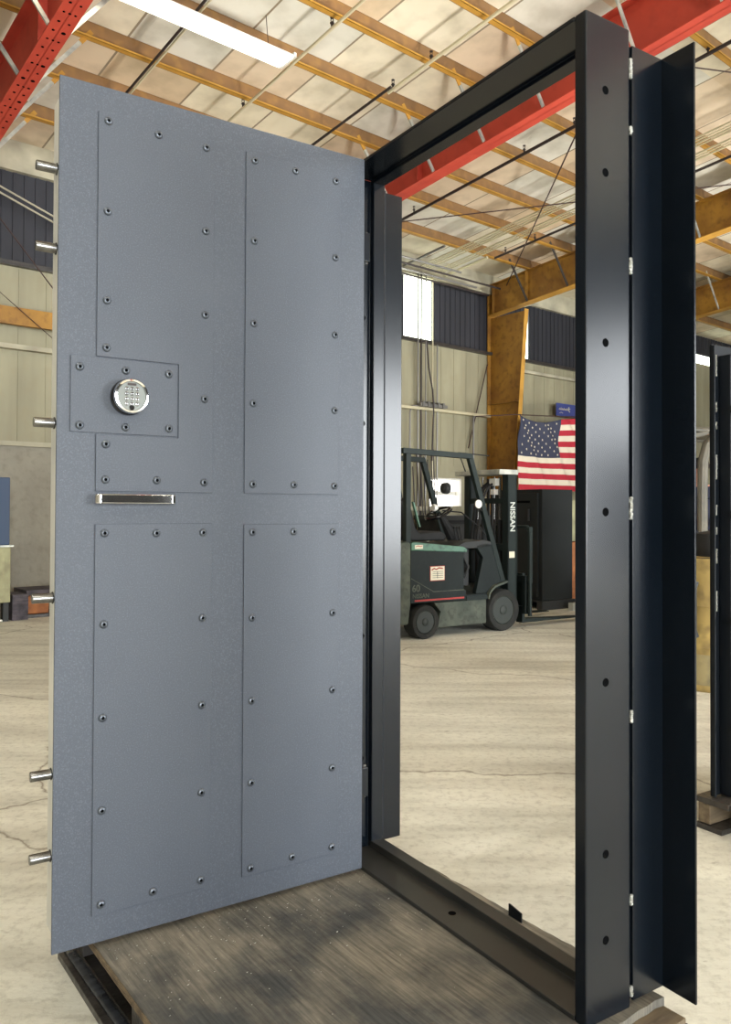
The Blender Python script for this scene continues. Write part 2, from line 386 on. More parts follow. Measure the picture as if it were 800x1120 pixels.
# purlins: Z sections along the building
def purlin(b, label):
    m = MB(); z = zr(b); p = .006
    m.cur = 0
    m.prism([(-b,z),(-b-.0+p,z),(-b+p,z+.2),(-b,z+.2)], 'x', A0, A1)
    m.prism([(-b,z+.194),(-b+.07,z+.194),(-b+.07,z+.2),(-b,z+.2)], 'x', A0, A1)
    m.cur = 1
    m.prism([(-b-.065,z),(-b,z),(-b,z+p),(-b-.065,z+p)], 'x', A0, A1)
    m.prism([(-b-.065,z),(-b-.059,z),(-b-.059,z+.022),(-b-.065,z+.022)], 'x', A0, A1)
    return single('roof_purlin', m, [M['purlin'], M['yellowedge']], FB, label, 'roof beam', 'roof purlins')
pb = [1.0,1.93,2.74,3.6,4.44,5.3,6.42,7.3,8.2,9.1,10.0,10.9]
for i, b in enumerate(pb):
    od = ['nearest the back wall eave','second out from the back wall','third out from the back wall','fourth out from the back wall','fifth out from the back wall','sixth out from the back wall','seventh out from the back wall','eighth out from the back wall','ninth out from the back wall','tenth out from the back wall','eleventh out from the back wall','twelfth out from the back wall'][i]
    purlin(b, 'long ochre yellow roof purlin, the one '+od)

# portal rafters
def rafter(a, mk, label, cat, bmax=20, white=True, patch=False):
    t = thing('roof_girder', FB, (a,-6,zr(6)-.6), label, cat)
    zb = lambda b: 5.18+.1*b
    m = MB(); N = 10
    bs = [0,.9,bmax]
    m.prism([(-b,zb(b)) for b in bs]+[(-b,zr(b)) for b in reversed(bs)], 'x', a-.006, a+.006); part('web', m, M[mk], t)
    m = MB()
    m.prism([(-b,zb(b)) for b in bs]+[(-b,zb(b)+.014) for b in reversed(bs)], 'x', a-.1, a+.1); part('lower_flange', m, M[mk if mk=='red' else 'yellowedge'], t)
    m = MB()
    m.prism([(-b,zr(b)-.014) for b in bs]+[(-b,zr(b)) for b in reversed(bs)], 'x', a-.1, a+.1); part('upper_flange', m, M[mk], t)
    for b in ((3.3,7.85,12.5) if mk=='red' else (.12,.95,6.0)):
        m = MB(); Bx(m, a-.09, a+.09, b-.006, b+.006, zb(b), zr(b)); part('stiffener', m, M[mk], t)
    for b in pb[:10]:
        for sg in (-1,1):
            m = MB(); p0 = Vector((a+sg*.62,-b,zr(b)+.1)); p1 = Vector((a+sg*.09,-b,zb(b)+.02))
            q = p0.lerp(p1,.22)
            if mk == 'red':
                m.bar(p0, q, .05, .012, (0,1,0)); m.bar(q, p1, .04, .02, (0,1,0)); m.mi = [0]*6+[1]*6
                part('brace', m, [M['yellowedge'], M['galv']], t)
            else:
                m.bar(p0, p1, .05, .014, (0,1,0)); part('brace', m, M['galv'] if a > 9.5 or b > 2.8 else M['wooddark'], t)
    return t
R0 = rafter(-.55,'red','red painted roof girder at the upper left corner with punched flange holes','girder')
m = MB()
for k in range(46):
    b = .5+k*.14
    z = 5.18+.1*b
    for s in (-.045,.045) if k % 3 else (-.05,0,.05):
        m.cyl((-.55+s,-b,z-.002),(-.55+s,-b,z+.002), random.choice((.014,.02,.012)), 10)
part('punched_hole', m, M['lead'], R0, stuff=True)
rafter(4.2,'red','red painted roof girder seen through and above the open steel frame','girder')
rafter(9.3,'yellow','yellow painted roof girder resting on the yellow column behind the forklift','girder')
rafter(13.35,'yellow','yellow painted roof girder deepest in the building, right of the steel frame','girder')
def column(a, mk, label):
    t = thing('steel_column', FB, (a,-.4,0), label, 'column')
    m = MB(); m.prism([(-.0,0),(-.5,0),(-.9,5.15),(-.0,5.15)], 'x', a-.006, a+.006); part('web', m, M[mk], t)
    m = MB(); m.prism([(-.5,0),(-.514,0),(-.914,5.18),(-.9,5.18)], 'x', a-.055, a+.055); part('inner_flange', m, M['yellowedge' if mk=='yellow' else mk], t)
    m = MB(); Bx(m, a-.1, a+.1, 0, .014, 0, 5.8); part('outer_flange', m, M[mk], t)
    for z in (2.0,3.4):
        m = MB(); Bx(m, a-.095, a-.005, .01, .5+.077*z, z, z+.012); part('stiffener', m, M[mk], t)
    m = MB(); Bx(m, a-.16, a+.16, -.02, .62, 0, .02); part('base_plate', m, M[mk], t)
column(9.3,'yellow','yellow steel wall column behind the forklift mast, left of the flag')
column(4.2,'red','red steel wall column carrying the red girder behind the open door leaf')

# ------------------------------------------------------------------ services
def pipe(name, pts, r, mk, label, cat, n=8):
    m = MB(); m.tube([(a,-b,z) for a,b,z in pts], r, n); return single(name, m, M[mk], FB, label, cat)
cp = lambda a, b: (a, b, 5.72+SL*b)
def hanger_pipe(a, b0, b1, r, mk, label, heads=(), dz=0):
    t = thing('ceiling_pipe', FB, (a,-(b0+b1)/2,5.72+SL*(b0+b1)/2), label, 'pipe')
    m = MB(); m.tube([(a,-b0,5.72+dz+SL*b0),(a,-b1,5.72+dz+SL*b1)], r, 10); part('pipe_run', m, M[mk], t)
    for h in heads:
        z = 5.72+dz+SL*h
        m = MB(); m.cyl((a,-h,z),(a,-h,z+.07),.012,8); m.cyl((a,-h,z+.05),(a,-h,z+.058),.022,10); m.bar((a-.015,-h,z+.07),(a-.015,-h,z+.11),.006,.006); m.bar((a+.015,-h,z+.07),(a+.015,-h,z+.11),.006,.006); m.cyl((a,-h,z+.105),(a,-h,z+.11),.02,10)
        part('sprinkler_head', m, M['darkpipe'], t)
    return t
hanger_pipe(1.88, .3, 12, .018, 'palepipe', 'pale ceiling conduit just right of the fluorescent light', (2.7,4.4))
hanger_pipe(.66, .3, 12, .014, 'darkpipe', 'dark double conduit crossing below the left end of the fluorescent light')
m = MB(); m.tube([(.7,-.3,5.75),(.7,-12,5.75+SL*11.7)], .012, 8); single('thin_conduit', m, M['palepipe'], FB, 'thin pale conduit running alongside the dark one left of the fluorescent light', 'pipe')
t_ = hanger_pipe(3.03, .3, 4.0, .017, 'darkpipe', 'dark half of the ceiling sprinkler pipe meeting the top of the door leaf')
hanger_pipe(3.08, 3.9, 12, .02, 'palepipe', 'pale sprinkler pipe climbing over the steel frame header', (3.98,4.6))
hanger_pipe(5.52, .6, 12, .022, 'darkpipe', 'dark sprinkler pipe seen inside the frame opening below the red girder', (1.75,3.9,4.7,6.45))
hanger_pipe(8.04, 1.2, 12, .02, 'darkpipe', 'dark sprinkler pipe nearest the yellow girder', (1.45,2.1))
hanger_pipe(4.55, 5.2, 12, .02, 'galvpipe', 'grey conduit running beside the red girder at the top right', dz=-.12)
hanger_pipe(6.86, -.0, 1.1, .022, 'galvpipe', 'short grey pipe above the bright wall window, left of the cable bundle')
hanger_pipe(7.9, .1, 1.15, .026, 'palepipe', 'short pale pipe stub above the ribbed dark wall band')
for k in range(7):
    a = 7.05+k*.075+(k>3)*.12
    m = MB(); m.tube([(a,-.3,5.70),(a,-12,5.70+SL*11.7)], .010 if k % 2 else .014, 6)
    single('roof_cable', m, M['palepipe'], FB, 'pale cable of the parallel bundle crossing the ceiling inside the opening', 'cable', 'pale parallel cables across the ceiling')
# shorter clutter pipes under the eave
for k, (a0,a1,b,z) in enumerate([(4.6,8.6,.25,5.60),(4.6,9.1,.42,5.63),(4.6,7.8,.6,5.66),(4.6,9.1,.12,5.56)]):
    m = MB(); m.tube([(a0,-b,z),(a1,-b,z)], .02, 8)
    single('eave_pipe', m, M['darkpipe' if k%2 else 'galvpipe'], FB, ['grey eave pipe, the second out from the ribbed wall','dark eave pipe, the third out from the ribbed wall','grey eave pipe farthest out from the ribbed wall','dark eave pipe closest to the ribbed wall'][k], 'pipe')
for k, (a0,a1,b,z) in enumerate([(A0+.1,-.75,.25,5.72),(A0+.1,-.75,.42,5.76)]):
    m = MB(); m.tube([(a0,-b,z),(a1,-b,z)], .02, 8)
    single('eave_pipe', m, M['darkpipe' if k%2 else 'galvpipe'], FB, ['grey pipe under the eave behind the top left of the door leaf','dark pipe under the eave behind the top left of the door leaf'][k], 'pipe')
# tie rods
def rod(p, q, r, label, mk='wire'):
    m = MB(); m.tube([(p[0],-p[1],p[2]),(q[0],-q[1],q[2])], r, 6); return single('tie_rod', m, M[mk], FB, label, 'tie rod')
rod((4.25,.6,5.6),(9.25,5.9,6.15),.009,'thin dark tie rod rising right across the opening below the cable bundle')
rod((9.2,.5,5.7),(4.25,6.2,6.2),.010,'steep dark tie rod crossing in front of the cable bundle')
rod((-.7,.3,5.55),(1.7,.3,2.77),.008,'dark cable slanting down the left wall beside the locking bolts')
rod((-.6,.2,4.38),(1.1,.2,3.1),.005,'thin cable slanting over the cream sheets above the yellow wall beam')
rod((9.15,.05,4.2),(8.6,.05,2.5),.012,'dark slanting wall brace just left of the yellow column')
rod((5.55,6.2,6.31),(9.3,8.2,6.3),.008,'thin dark rod beside the right flange of the steel frame')
# orange-tan double wires on the left
m = MB()
for s in (0,.077): m.tube([(-1.6,-.3,5.78-s),(1.2,-.3,4.825-s)], .012, 6)
single('double_wire', m, M['foil'], FB, 'pair of tan wires slanting down across the dark ribbed wall at far left', 'wire')
# wall girts
m = MB(); Bx(m, A0, 4.1, .02, .16, 3.64, 3.82); Bx(m, A0, 4.1, .16, .18, 3.62, 3.84)
single('wall_girt', m, M['yellow'], FB, 'yellow horizontal wall beam left of the door leaf', 'wall beam')
m = MB(); Bx(m, A0, 4.1, 0, .1, 3.33, 3.39); single('wall_rail', m, M['foil'], FB, 'thin pale wall rail below the yellow beam at far left', 'rail')
m = MB(); Bx(m, 4.3, 9.2, 0, .1, 3.14, 3.19); single('wall_girt', m, M['palepipe'], FB, 'tan horizontal wall rail left of the yellow column', 'wall beam')
m = MB(); Bx(m, 9.45, 17, 0, .08, 4.16, 4.22); single('wall_girt', m, M['foil'], FB, 'pale horizontal wall rail above the flag', 'wall beam')
# vertical conduits from window down to the rail and bench
for k, (a, z1, r, mk, lb) in enumerate([(7.02,3.2,.016,'galvpipe','bent grey conduit at the left edge of the wall rail'),(7.22,5.7,.014,'galvpipe','grey vertical conduit, first to pass in front of the bright window'),(7.30,5.7,.016,'darkpipe','dark vertical conduit in front of the bright window'),(7.42,5.7,.012,'galvpipe','grey vertical conduit right of the dark one on the bright window'),(7.60,5.7,.012,'palepipe','pale vertical conduit near the right edge of the bright window'),(7.72,4.4,.014,'galvpipe','grey vertical conduit below the right edge of the bright window'),(8.72,3.2,.018,'galvpipe','grey vertical conduit hanging below the wall rail halfway to the yellow column')]):
    m = MB(); m.tube([(a,-.07,1.2 if k else 1.5),(a,-.07,z1-.12),(a+(.06 if k in (0,6) else 0),-.07,z1)], r, 8)
    if k == 0: m.tube([(7.08,-.07,3.2),(7.5,-.1,3.22)], r, 8)
    single('wall_conduit', m, M[mk], FB, lb, 'pipe')
m = MB(); m.tube([(7.30,-.22,4.4),(7.33,-.24,3.9),(7.42,-.25,3.5),(7.46,-.24,3.2),(7.44,-.22,2.2)], .014, 8); single('hanging_cable', m, M['darkpipe'], FB, 'dark loose cable curving down below the bright window', 'cable')
m = MB(); Bx(m, 7.2, 7.9, .11, .17, 3.2, 3.26)
for k in range(5): Bx(m, 7.24+k*.13, 7.29+k*.13, .1, .19, 3.19, 3.29)
single('junction_box', m, M['galvpipe'], FB, 'row of small grey conduit fittings on the wall rail', 'electrical box')
# leaning rods in the lower wall
for k in range(7):
    a = 7.12+k*.085; m = MB(); m.tube([(a,-.14-.02*(k%3),.9),(a+random.uniform(-.03,.03),-.07,2.35+random.uniform(-.3,.1))], .012, 6)
    single('leaning_rod', m, M['darkpipe'], FB, 'dark thin rod leaning on the wall behind the forklift cab', 'rod', 'dark rods leaning on the back wall')
m = MB(); Bx(m, 6.9, 8.1, .0, .1, 1.28, 1.36); single('wall_shelf_rail', m, M['foil'], FB, 'pale rail at the foot of the leaning rods', 'rail')
# dark workbench behind forklift
t = thing('workbench', FB, (8.0,-.7,0), 'dark workbench against the back wall behind the forklift seat', 'workbench')
m = MB(); Bx(m, 6.9, 8.9, .3, 1.1, 1.12, 1.2); part('bench_top', m, M['machine_d'], t)
m = MB(); Bx(m, 6.95, 8.85, .36, 1.04, .1, 1.12); part('bench_body', m, M['black'], t)
for k in range(4):
    m = MB(); Bx(m, 7.0+k*.47, 7.42+k*.47, 1.04, 1.06, .5, 1.05); part('drawer', m, M['machine_d'], t)
for a in (6.95,8.79):
    m = MB(); Bx(m, a, a+.06, .98, 1.04, 0, .1); part('foot', m, M['black'], t)

# fluorescent lamp
t = thing('fluorescent_light', FB, (.9,-3.98,5.9), 'long white four tube fluorescent ceiling light above the door leaf', 'ceiling light')
fa0, fa1, fb0, fb1, fz = -.75, 1.70, 3.76, 4.04, 5.93
m = MB(); m.prism([(-fb0,fz),(-fb0-.0,fz+.02),(-fb0-.07,fz+.07),(-fb1+.07,fz+.07),(-fb1,fz+.02),(-fb1,fz),(-fb1+.006,fz),(-fb1+.008,fz+.014),(-fb1+.07,fz+.055),(-fb0-.07,fz+.055),(-fb0-.008,fz+.014),(-fb0-.006,fz)], 'x', fa0, fa1)
part('housing', m, M['white'], t)
for k in range(4):
    b = fb0+.045+k*.063; m = MB(); m.cyl((fa0+.02,-b,fz+.02),(fa1-.03,-b,fz+.02),.016,12); part('lamp_tube', m, M['tube'], t)
m = MB(); Bx(m, fa1-.03, fa1, fb0, fb1, fz, fz+.05); part('end_cap', m, M['white'], t)
for a in (fa0+.2, fa1-.25):
    m = MB(); m.tube([(a,-3.9,fz+.07),(a,-3.85,zr(3.85)+.19)], .004, 5); part('hanging_wire', m, M['wire'], t)

# blue sign, flag
t = thing('wall_sign', FB, (11.7,-.2,3.33), 'small blue sign with white script on the wall above the flag', 'sign')
m = MB(); Bx(m, 11.2, 12.3, .18, .2, 3.33, 3.60); part('sign_board', m, M['sign'], t)
m = MB()
for k in range(6):
    x = 11.28+k*.055; m.tube([(x,-.205,3.46),(x+.02,-.205,3.50+.01*(k%2)),(x+.035,-.205,3.46),(x+.055,-.205,3.485)], .006, 5)
m.tube([(11.63,-.205,3.54),(11.63,-.205,3.46),(11.66,-.205,3.43)], .01, 5); m.tube([(11.6,-.205,3.5),(11.68,-.205,3.5)], .008, 5)
m.tube([(11.3,-.205,3.39),(11.36,-.205,3.41),(11.42,-.205,3.39)], .006, 5)
part('sign_script', m, M['label_w'], t)
t = thing('national_flag', FB, (10.6,-.96,1.7), 'stars and stripes flag hung on a wire behind the dark safe', 'flag')
FX0, FX1, FZ0, FZ1, FBB = 8.92, 11.9, 1.68, 3.10, 1.0
def flagpt(u, v, off=0):
    sag = -.10*math.sin(PI*min(1,u/.42))*(v**2) if u < .42 else .32*(u-.42)*(v**2)
    x = FX0+(FX1-FX0)*u+.05*v; z = FZ0+(FZ1-FZ0)*v+sag
    y = FBB+.022*math.sin(26*u+9*v)+.018*math.sin(48*u+14*v+1)+.02*math.sin(11*u*v*3)
    return (x,-(y+off),z)
m = MB(); NU = 120; NV = 78
vs = [flagpt(i/NU, j/NV) for j in range(NV+1) for i in range(NU+1)]; fs = []; mi = []
for j in range(NV):
    for i in range(NU):
        fs.append((j*(NU+1)+i, j*(NU+1)+i+1, (j+1)*(NU+1)+i+1, (j+1)*(NU+1)+i))
        s = int(j/6); canton = (i/NU < .42 and s >= 6)
        mi.append(2 if canton else (0 if s % 2 == 0 else 1))
m.add(vs, fs); m.mi = mi
fo = part('cloth', m, [M['red_w'], M['white_w'], M['blue_w']], t, angle=80)
sd = fo.modifiers.new('thickness','SOLIDIFY'); sd.thickness = .003
m = MB()
for r_ in range(9):
    for c_ in range(6 if r_ % 2 == 0 else 5):
        u = (.035+c_*.07+(0 if r_ % 2 == 0 else .035))*1.0; v = 6/13+(r_+.75)*(7/13)/9.6
        pc = flagpt(u, v, .008); vs = []
        for k in range(10):
            rr = .026 if k % 2 == 0 else .011
            vs.append((pc[0]+rr*math.sin(k*PI/5), pc[1], pc[2]+rr*math.cos(k*PI/5)))
        for k in range(10): vs.append((vs[k][0], vs[k][1]-.002, vs[k][2]))
        m.add(vs, [tuple(range(10)), tuple(range(19,9,-1))]+[(k,(k+1)%10,10+(k+1)%10,10+k) for k in range(10)])
part('stars', m, M['white_w'], t)
m = MB(); m.tube([(7.8,-.98,2.98),(8.9,-.98,3.10),(10.2,-1.0,3.16),(12.2,-1.0,3.3)], .010, 6); single('flag_wire', m, M['wire'], FB, 'dark wire strung past the yellow column holding the flag', 'wire')

# ================================================================== VAULT DOOR LEAF
vd = thing('vault_door', FD, (0.905,0,.2), 'open charcoal security door leaf with screwed cover plates, keypad and chrome handle', 'door')
ZB, ZT, W = .2145, 2.405, .9065
m = MB(); m.box(0,W,0,.007,ZB,ZT); part('face_plate', m, M['door'], vd, bevel=.0015)
m = MB(); m.box(.0,W-.02,.007,.062,ZB+.05,ZT-.055); part('door_core', m, M['core'], vd, bevel=.002, label='bare steel edge behind the face plate, reflected brightness painted in')
T = .0045
def plate(name, poly):
    m = MB(); m.prism(poly, 'y', -T, 0); return part(name, m, M['door'], vd, bevel=.0008)
plate('cover_plate', [(.0955,1.361),(.411,1.361),(.411,2.338),(.0955,2.338),(.0955,1.7065),(.3125,1.7065),(.3125,1.5065),(.0955,1.5065)])
plate('cover_plate', [(.506,1.361),(.817,1.361),(.817,2.333),(.506,2.333)])
plate('cover_plate', [(.0955,.285),(.411,.285),(.411,1.277),(.0955,1.277)])
plate('cover_plate', [(.506,.285),(.817,.285),(.817,1.273),(.506,1.273)])
plate('lock_plate', [(.032,1.5105),(.3085,1.5105),(.3085,1.7025),(.032,1.7025)])
SC = [(.12,2.316),(.252,2.314),(.386,2.312),(.12,2.082),(.386,2.081),(.12,1.852),(.386,1.85),(.12,1.73),(.386,1.618),(.12,1.482),(.12,1.391),(.254,1.392),(.386,1.389),
 (.532,2.311),(.663,2.312),(.8,2.312),(.532,2.081),(.8,2.079),(.532,1.845),(.8,1.844),(.532,1.617),(.8,1.615),(.532,1.387),(.663,1.388),(.8,1.387),
 (.119,1.254),(.254,1.252),(.384,1.252),(.119,1.021),(.384,1.019),(.118,.783),(.384,.782),(.118,.548),(.384,.545),(.118,.311),(.252,.31),(.384,.308),
 (.532,1.251),(.663,1.251),(.796,1.249),(.532,1.009),(.796,1.006),(.532,.775),(.796,.775),(.532,.545),(.796,.542),(.532,.305),(.663,.307),(.796,.306),
 (.054,1.675),(.17,1.676),(.285,1.677),(.055,1.527),(.17,1.528),(.286,1.531)]
m = MB()
m.lathe([(.0105,0),(.0108,-.0012),(.0102,-.0028),(.008,-.0046),(.0055,-.0054),(.0046,-.0056),(.0044,-.0035)], 20, (0,0,0), 'y')
sc_me = None
def screw(u, z):
    global sc_me
    if sc_me is None:
        o = finish('screw', m, M['screw'], 0, 50); sc_me = o
        h = MB(); h.lathe([(.0044,-.0034),(.0044,-.0037)], 6, (0,0,0), 'y'); s = finish('hex_socket', h, M['lead']); s.parent = o
    else:
        o = sc_me.copy(); C.objects.link(o)
        for ch in sc_me.children:
            c = ch.copy(); C.objects.link(c); c.parent = o
    o.parent = vd; off = OFF[vd.name]; o.location = (u-off[0], -T-off[1], z-off[2]); o.rotation_euler = (0, random.uniform(0,1), 0)
for u, z in SC: screw(u, z)
# keypad
KU, KZ = .176, 1.606
m = MB(); m.lathe([(.047,-T),(.047,-T-.012),(.044,-T-.016),(.044,-T-.022)], 48, (KU,0,KZ), 'y'); part('keypad_base', m, M['blackgloss'], vd)
m = MB(); m.lathe([(.044,-.0265),(.0455,-.029),(.0455,-.037),(.043,-.041),(.038,-.042),(.0365,-.036)], 48, (KU,0,KZ), 'y', cap=False); kr = part('keypad_bezel', m, M['chrome'], vd)
m = MB(); m.lathe([(.0366,-.036),(.0366,-.0385)], 40, (KU,0,KZ), 'y'); kf = part('keypad_face', m, M['keyface'], vd)
kz0 = [.019,.006,-.007,-.020]
for r_ in range(4):
    for c_ in range(3):
        m = MB(); x = KU-.013+c_*.0135; z = KZ+kz0[r_]
        m.lathe([(.0052,-.0383),(.0050,-.0398),(.0036,-.0404)], 14, (x,0,z), 'y'); part('key_button', m, M['steel'], kf)
m = MB(); m.box(KU-.011,KU+.011,-.0405,-.038,KZ+.027,KZ+.033); part('indicator_window', m, M['darkpipe'], kf)
m = MB(); m.lathe([(.007,-.0383),(.0065,-.041)], 16, (KU,0,KZ-.030), 'y'); part('key_button', m, M['chrome'], kf)
for i, dg in enumerate('1234567890'):
    v, f = text_mb(dg, .006, .0004)
    k = i if i < 9 else 10
    x = KU-.013+(k%3)*.0135; z = KZ+kz0[k//3]
    m = MB(); m.add([(x-.0018+a, -.0406, z-.0022+b) for a,b,c in v], f); part('digit', m, M['lead'], kf)
# chrome handle: flat bar standing off the leaf, rounded ends returning to the plate
m = MB(); out = []; 
prof = []
u0, u1 = .088, .302; st = .034
for k in range(9):
    a = PI-(PI/2)*k/8; prof.append((u0+.016+.016*math.cos(a), -(st-.016)-.016*math.sin(a)))
for k in range(9):
    a = PI/2-(PI/2)*k/8; prof.append((u1-.016+.016*math.cos(a), -(st-.016)-.016*math.sin(a)))
outer = [(u0,0)]+prof+[(u1,0)]; inner = [(u1-.009,0),(u1-.009,-.02),(u1-.018,-st+.008),(u0+.018,-st+.008),(u0+.009,-.02),(u0+.009,0)]
poly = outer+inner
zc = 1.3415
N_ = len(poly)
m.prism([(p[0],p[1]) for p in poly], 'z', zc-.0125, zc+.0125)
part('handle', m, M['chrome'], vd, bevel=.003, label='polished chrome grab handle')
for z in (2.173,1.971,1.531,1.093,.654,.451):
    m = MB(); m.lathe([(.0125,.012),(.0125,-.048),(.0115,-.050)], 24, (0,.022,z), 'x'); part('locking_bolt', m, M['steel'], vd, label='round polished locking bolt')
    m = MB(); m.lathe([(.0152,.004),(.0152,-.002)], 24, (0,.022,z), 'x'); part('bolt_collar', m, M['blackgloss'], vd)
for z in (2.346,1.972,1.089,.648,.271):
    m = MB(); m.lathe([(.007,-.022),(.007,.006),(.004,.010)], 14, (W,.03,z), 'x'); part('hinge_side_pin', m, M['steel'], vd)
for z in (2.138,.471):
    m = MB(); m.box(W-.02,W+.028,.010,.05,z-.045,z+.045); hg = part('hinge', m, M['frame'], vd, bevel=.002)
    m = MB(); m.cyl((W+.024,.03,z-.05),(W+.024,.03,z+.05),.008,14); part('hinge_pin', m, M['steel'], hg)

# ================================================================== STEEL FRAME
# local coords: x along depth (from leaf end), y negative towards the viewer
D0 = .9165
FZB, FZT = .2, 2.418
EN, EF = .886, -.145                    # outer faces (e direction: -y)
fr = thing('door_frame', FD, (D0+.07,-.37,.2), 'tall charcoal steel security door frame standing on the plywood deck', 'door frame')
DP = .144
# near jamb
def jamb(e_out, sgn, z0, z1):
    # profile in (x,y): web plate, front lip, stop block ; sgn = direction from outer face into the opening
    y = lambda t: -(e_out + sgn*t)
    m = MB(); X = D0
    poly = [(X,y(0)),(X+DP,y(0)),(X+DP,y(.03)),(X+.1,y(.03)),(X+.1,y(.009)),(X+.008,y(.009)),(X+.008,y(.033)),(X,y(.033))]
    m.prism(poly, 'z', z0, z1); return m
nj = part('jamb', jamb(EN,-1,FZB,FZT), M['frame'], fr, bevel=.0045)
fj = part('jamb', jamb(EF,1,FZB+.009,FZT-.009), M['frame'], fr, bevel=.003)
m = MB(); X = D0
m.prism([(X,FZT),(X+DP,FZT),(X+DP,FZT-.022),(X+.1,FZT-.022),(X+.1,FZT-.010),(X,FZT-.010)], 'y', -EN+.034, -EF-.009)
hd = part('header', m, M['frame'], fr, bevel=.002)
m = MB()
m.prism([(X,FZB),(X+DP,FZB),(X+DP,FZB+.034),(X+.1,FZB+.034),(X+.1,FZB+.012),(X,FZB+.012)], 'y', -EN+.034, -EF)
sl = part('sill', m, M['sill'], fr, bevel=.002)
# bolt holes on the outer face of the near jamb: black countersunk plugs
for z in (2.255,2.07,1.69,1.314,.938,.5615,.3735):
    m = MB(); m.lathe([(.0095,0),(.0095,-.0006),(.0085,-.0012),(.0075,-.0008)], 20, (D0+.063,-EN,z), 'y'); part('bolt_hole', m, M['lead'], fr)
m = MB(); m.lathe([(.011,0),(.011,.0008)], 20, (D0+.055,-.36,FZB+.012), 'z'); part('bolt_hole', m, M['lead'], fr)
for z in (2.2,1.95,1.6,.9,.5):
    m = MB(); m.lathe([(.008,0),(.008,.001)], 16, (D0+.075,-(EF+.009),z), 'y'); 
    part('bolt_hole', m, M['lead'], fr)
m = MB(); m.box(D0+.085,D0+.1,-(.886-.03),-(.886-.046),1.05,1.565); part('strike_plate', m, M['frameedge'], fr, bevel=.002)
# wall angles
LX0, LX1 = D0+.153, D0+.263
m = MB(); m.box(LX0,LX1,-EN,-EN+.006,.213,2.384); m.box(LX1-.006,LX1,-EN-.087,-EN+.006,.213,2.384)
wa = part('wall_angle', m, M['frame'], fr, bevel=.0012)
m = MB(); m.box(LX0-.0,LX0+.078,-EF-.0,-EF-.006,.215,2.384); m.box(LX0+.072,LX0+.078,-EF,-EF+.09,.215,2.384)
m2 = MB(); m2.box(D0+DP,LX0+.03,-EN+.0075,-EN+.022,.215,2.384); m2.box(D0+DP,LX0,-EF-.022,-EF-.008,.215,2.384); part('backing_strip', m2, M['frameedge'], fr)
wb = part('wall_angle', m, M['frame'], fr, bevel=.0012)
def bead(z0, z1, e, x, seed, parent=fr):
    rnd = random.Random(seed); m = MB(); z = z0
    while z < z1:
        m.lathe([(.001,-.004),(.0035,-.003),(.0052,0),(.0035,.003),(.001,.004)], 8, (x+rnd.uniform(-.001,.001), -e+rnd.uniform(-.0005,.0015), z), 'z'); z += .0045
    return part('weld_bead', m, M['weld'], parent)
for i, (z0,z1) in enumerate([(2.31,2.352),(2.18,2.198),(1.86,1.895),(1.30,1.345),(.84,.865),(.43,.45),(.226,.245)]):
    bead(z0,z1,EN-.001,D0+.1487,i)
for i, (z0,z1) in enumerate([(2.3,2.34),(1.8,1.84),(1.2,1.24),(.6,.64),(.25,.28)]):
    bead(z0,z1,EF+.008,D0+.1487,i+20)
# little black tab standing behind the sill
m = MB(); m.prism([(-.432,.2),(-.482,.2),(-.482,.224),(-.436,.232),(-.432,.232)], 'x', 1.112, 1.116)
single('steel_tab', m, M['frameedge'], FD, 'small black steel tab standing up behind the frame sill', 'tab')

# ================================================================== PLYWOOD AND PALLET
PX0, PX1 = .915-.804, .915+.185
PY1, PY0 = .36, -.965
m = MB()
import random as _r
rr = _r.Random(3)
# ragged front and back edge
FP = FD @ Matrix.Translation((PX0,0,0)) @ Matrix.Rotation(R(3.6),4,'Z') @ Matrix.Translation((-PX0,0,0))
pts = [(PX0,PY0)]
x = PX0
while x < PX1-.03: x += .03; pts.append((x, PY0+rr.uniform(-.006,.006)))
pts.append((PX1,PY0)); y = PY0
while y < PY1-.03: y += .03; pts.append((PX1+rr.uniform(-.003,.004), y))
pts += [(PX1,PY1),(PX0,PY1)]
m.prism(pts, 'z', .181, .2); pw_ = single('plywood_sheet', m, M['ply'], FP, 'weathered grey brown plywood sheet under the door and frame', 'plywood')
m = MB(); m.box(PX0-.003,PX0,PY0,PY1,.181,.1975); 
for k in range(3): m.box(PX0-.0045,PX0-.003,PY0,PY1,.1845+k*.0045,.1862+k*.0045)
part('ply_edge', m, M['wood'], pw_)
pt = thing('wooden_pallet', FP, (.6,-.2,0), 'dark wooden shipping pallet under the plywood sheet in the foreground', 'pallet')
for k in range(6):
    x0 = PX0+.05+k*.16; m = MB(); m.box(x0,x0+.14,PY0-.055,PY1+.02,.158,.18); part('deck_board', m, M['wooddark' if k == 0 else 'wood'], pt, bevel=.002)
for y in (PY0-.05,-.2,PY1-.08):
    m = MB(); m.box(PX0+.05,PX1+.02,y,y+.09,.035,.157); part('stringer', m, M['wooddark'], pt, bevel=.002)
for k in range(3):
    x0 = PX0+.008+k*.45; m = MB(); m.box(x0,x0+.12,PY0-.05,PY1+.02,0,.021); part('bottom_board', m, M['wooddark'], pt, bevel=.002)
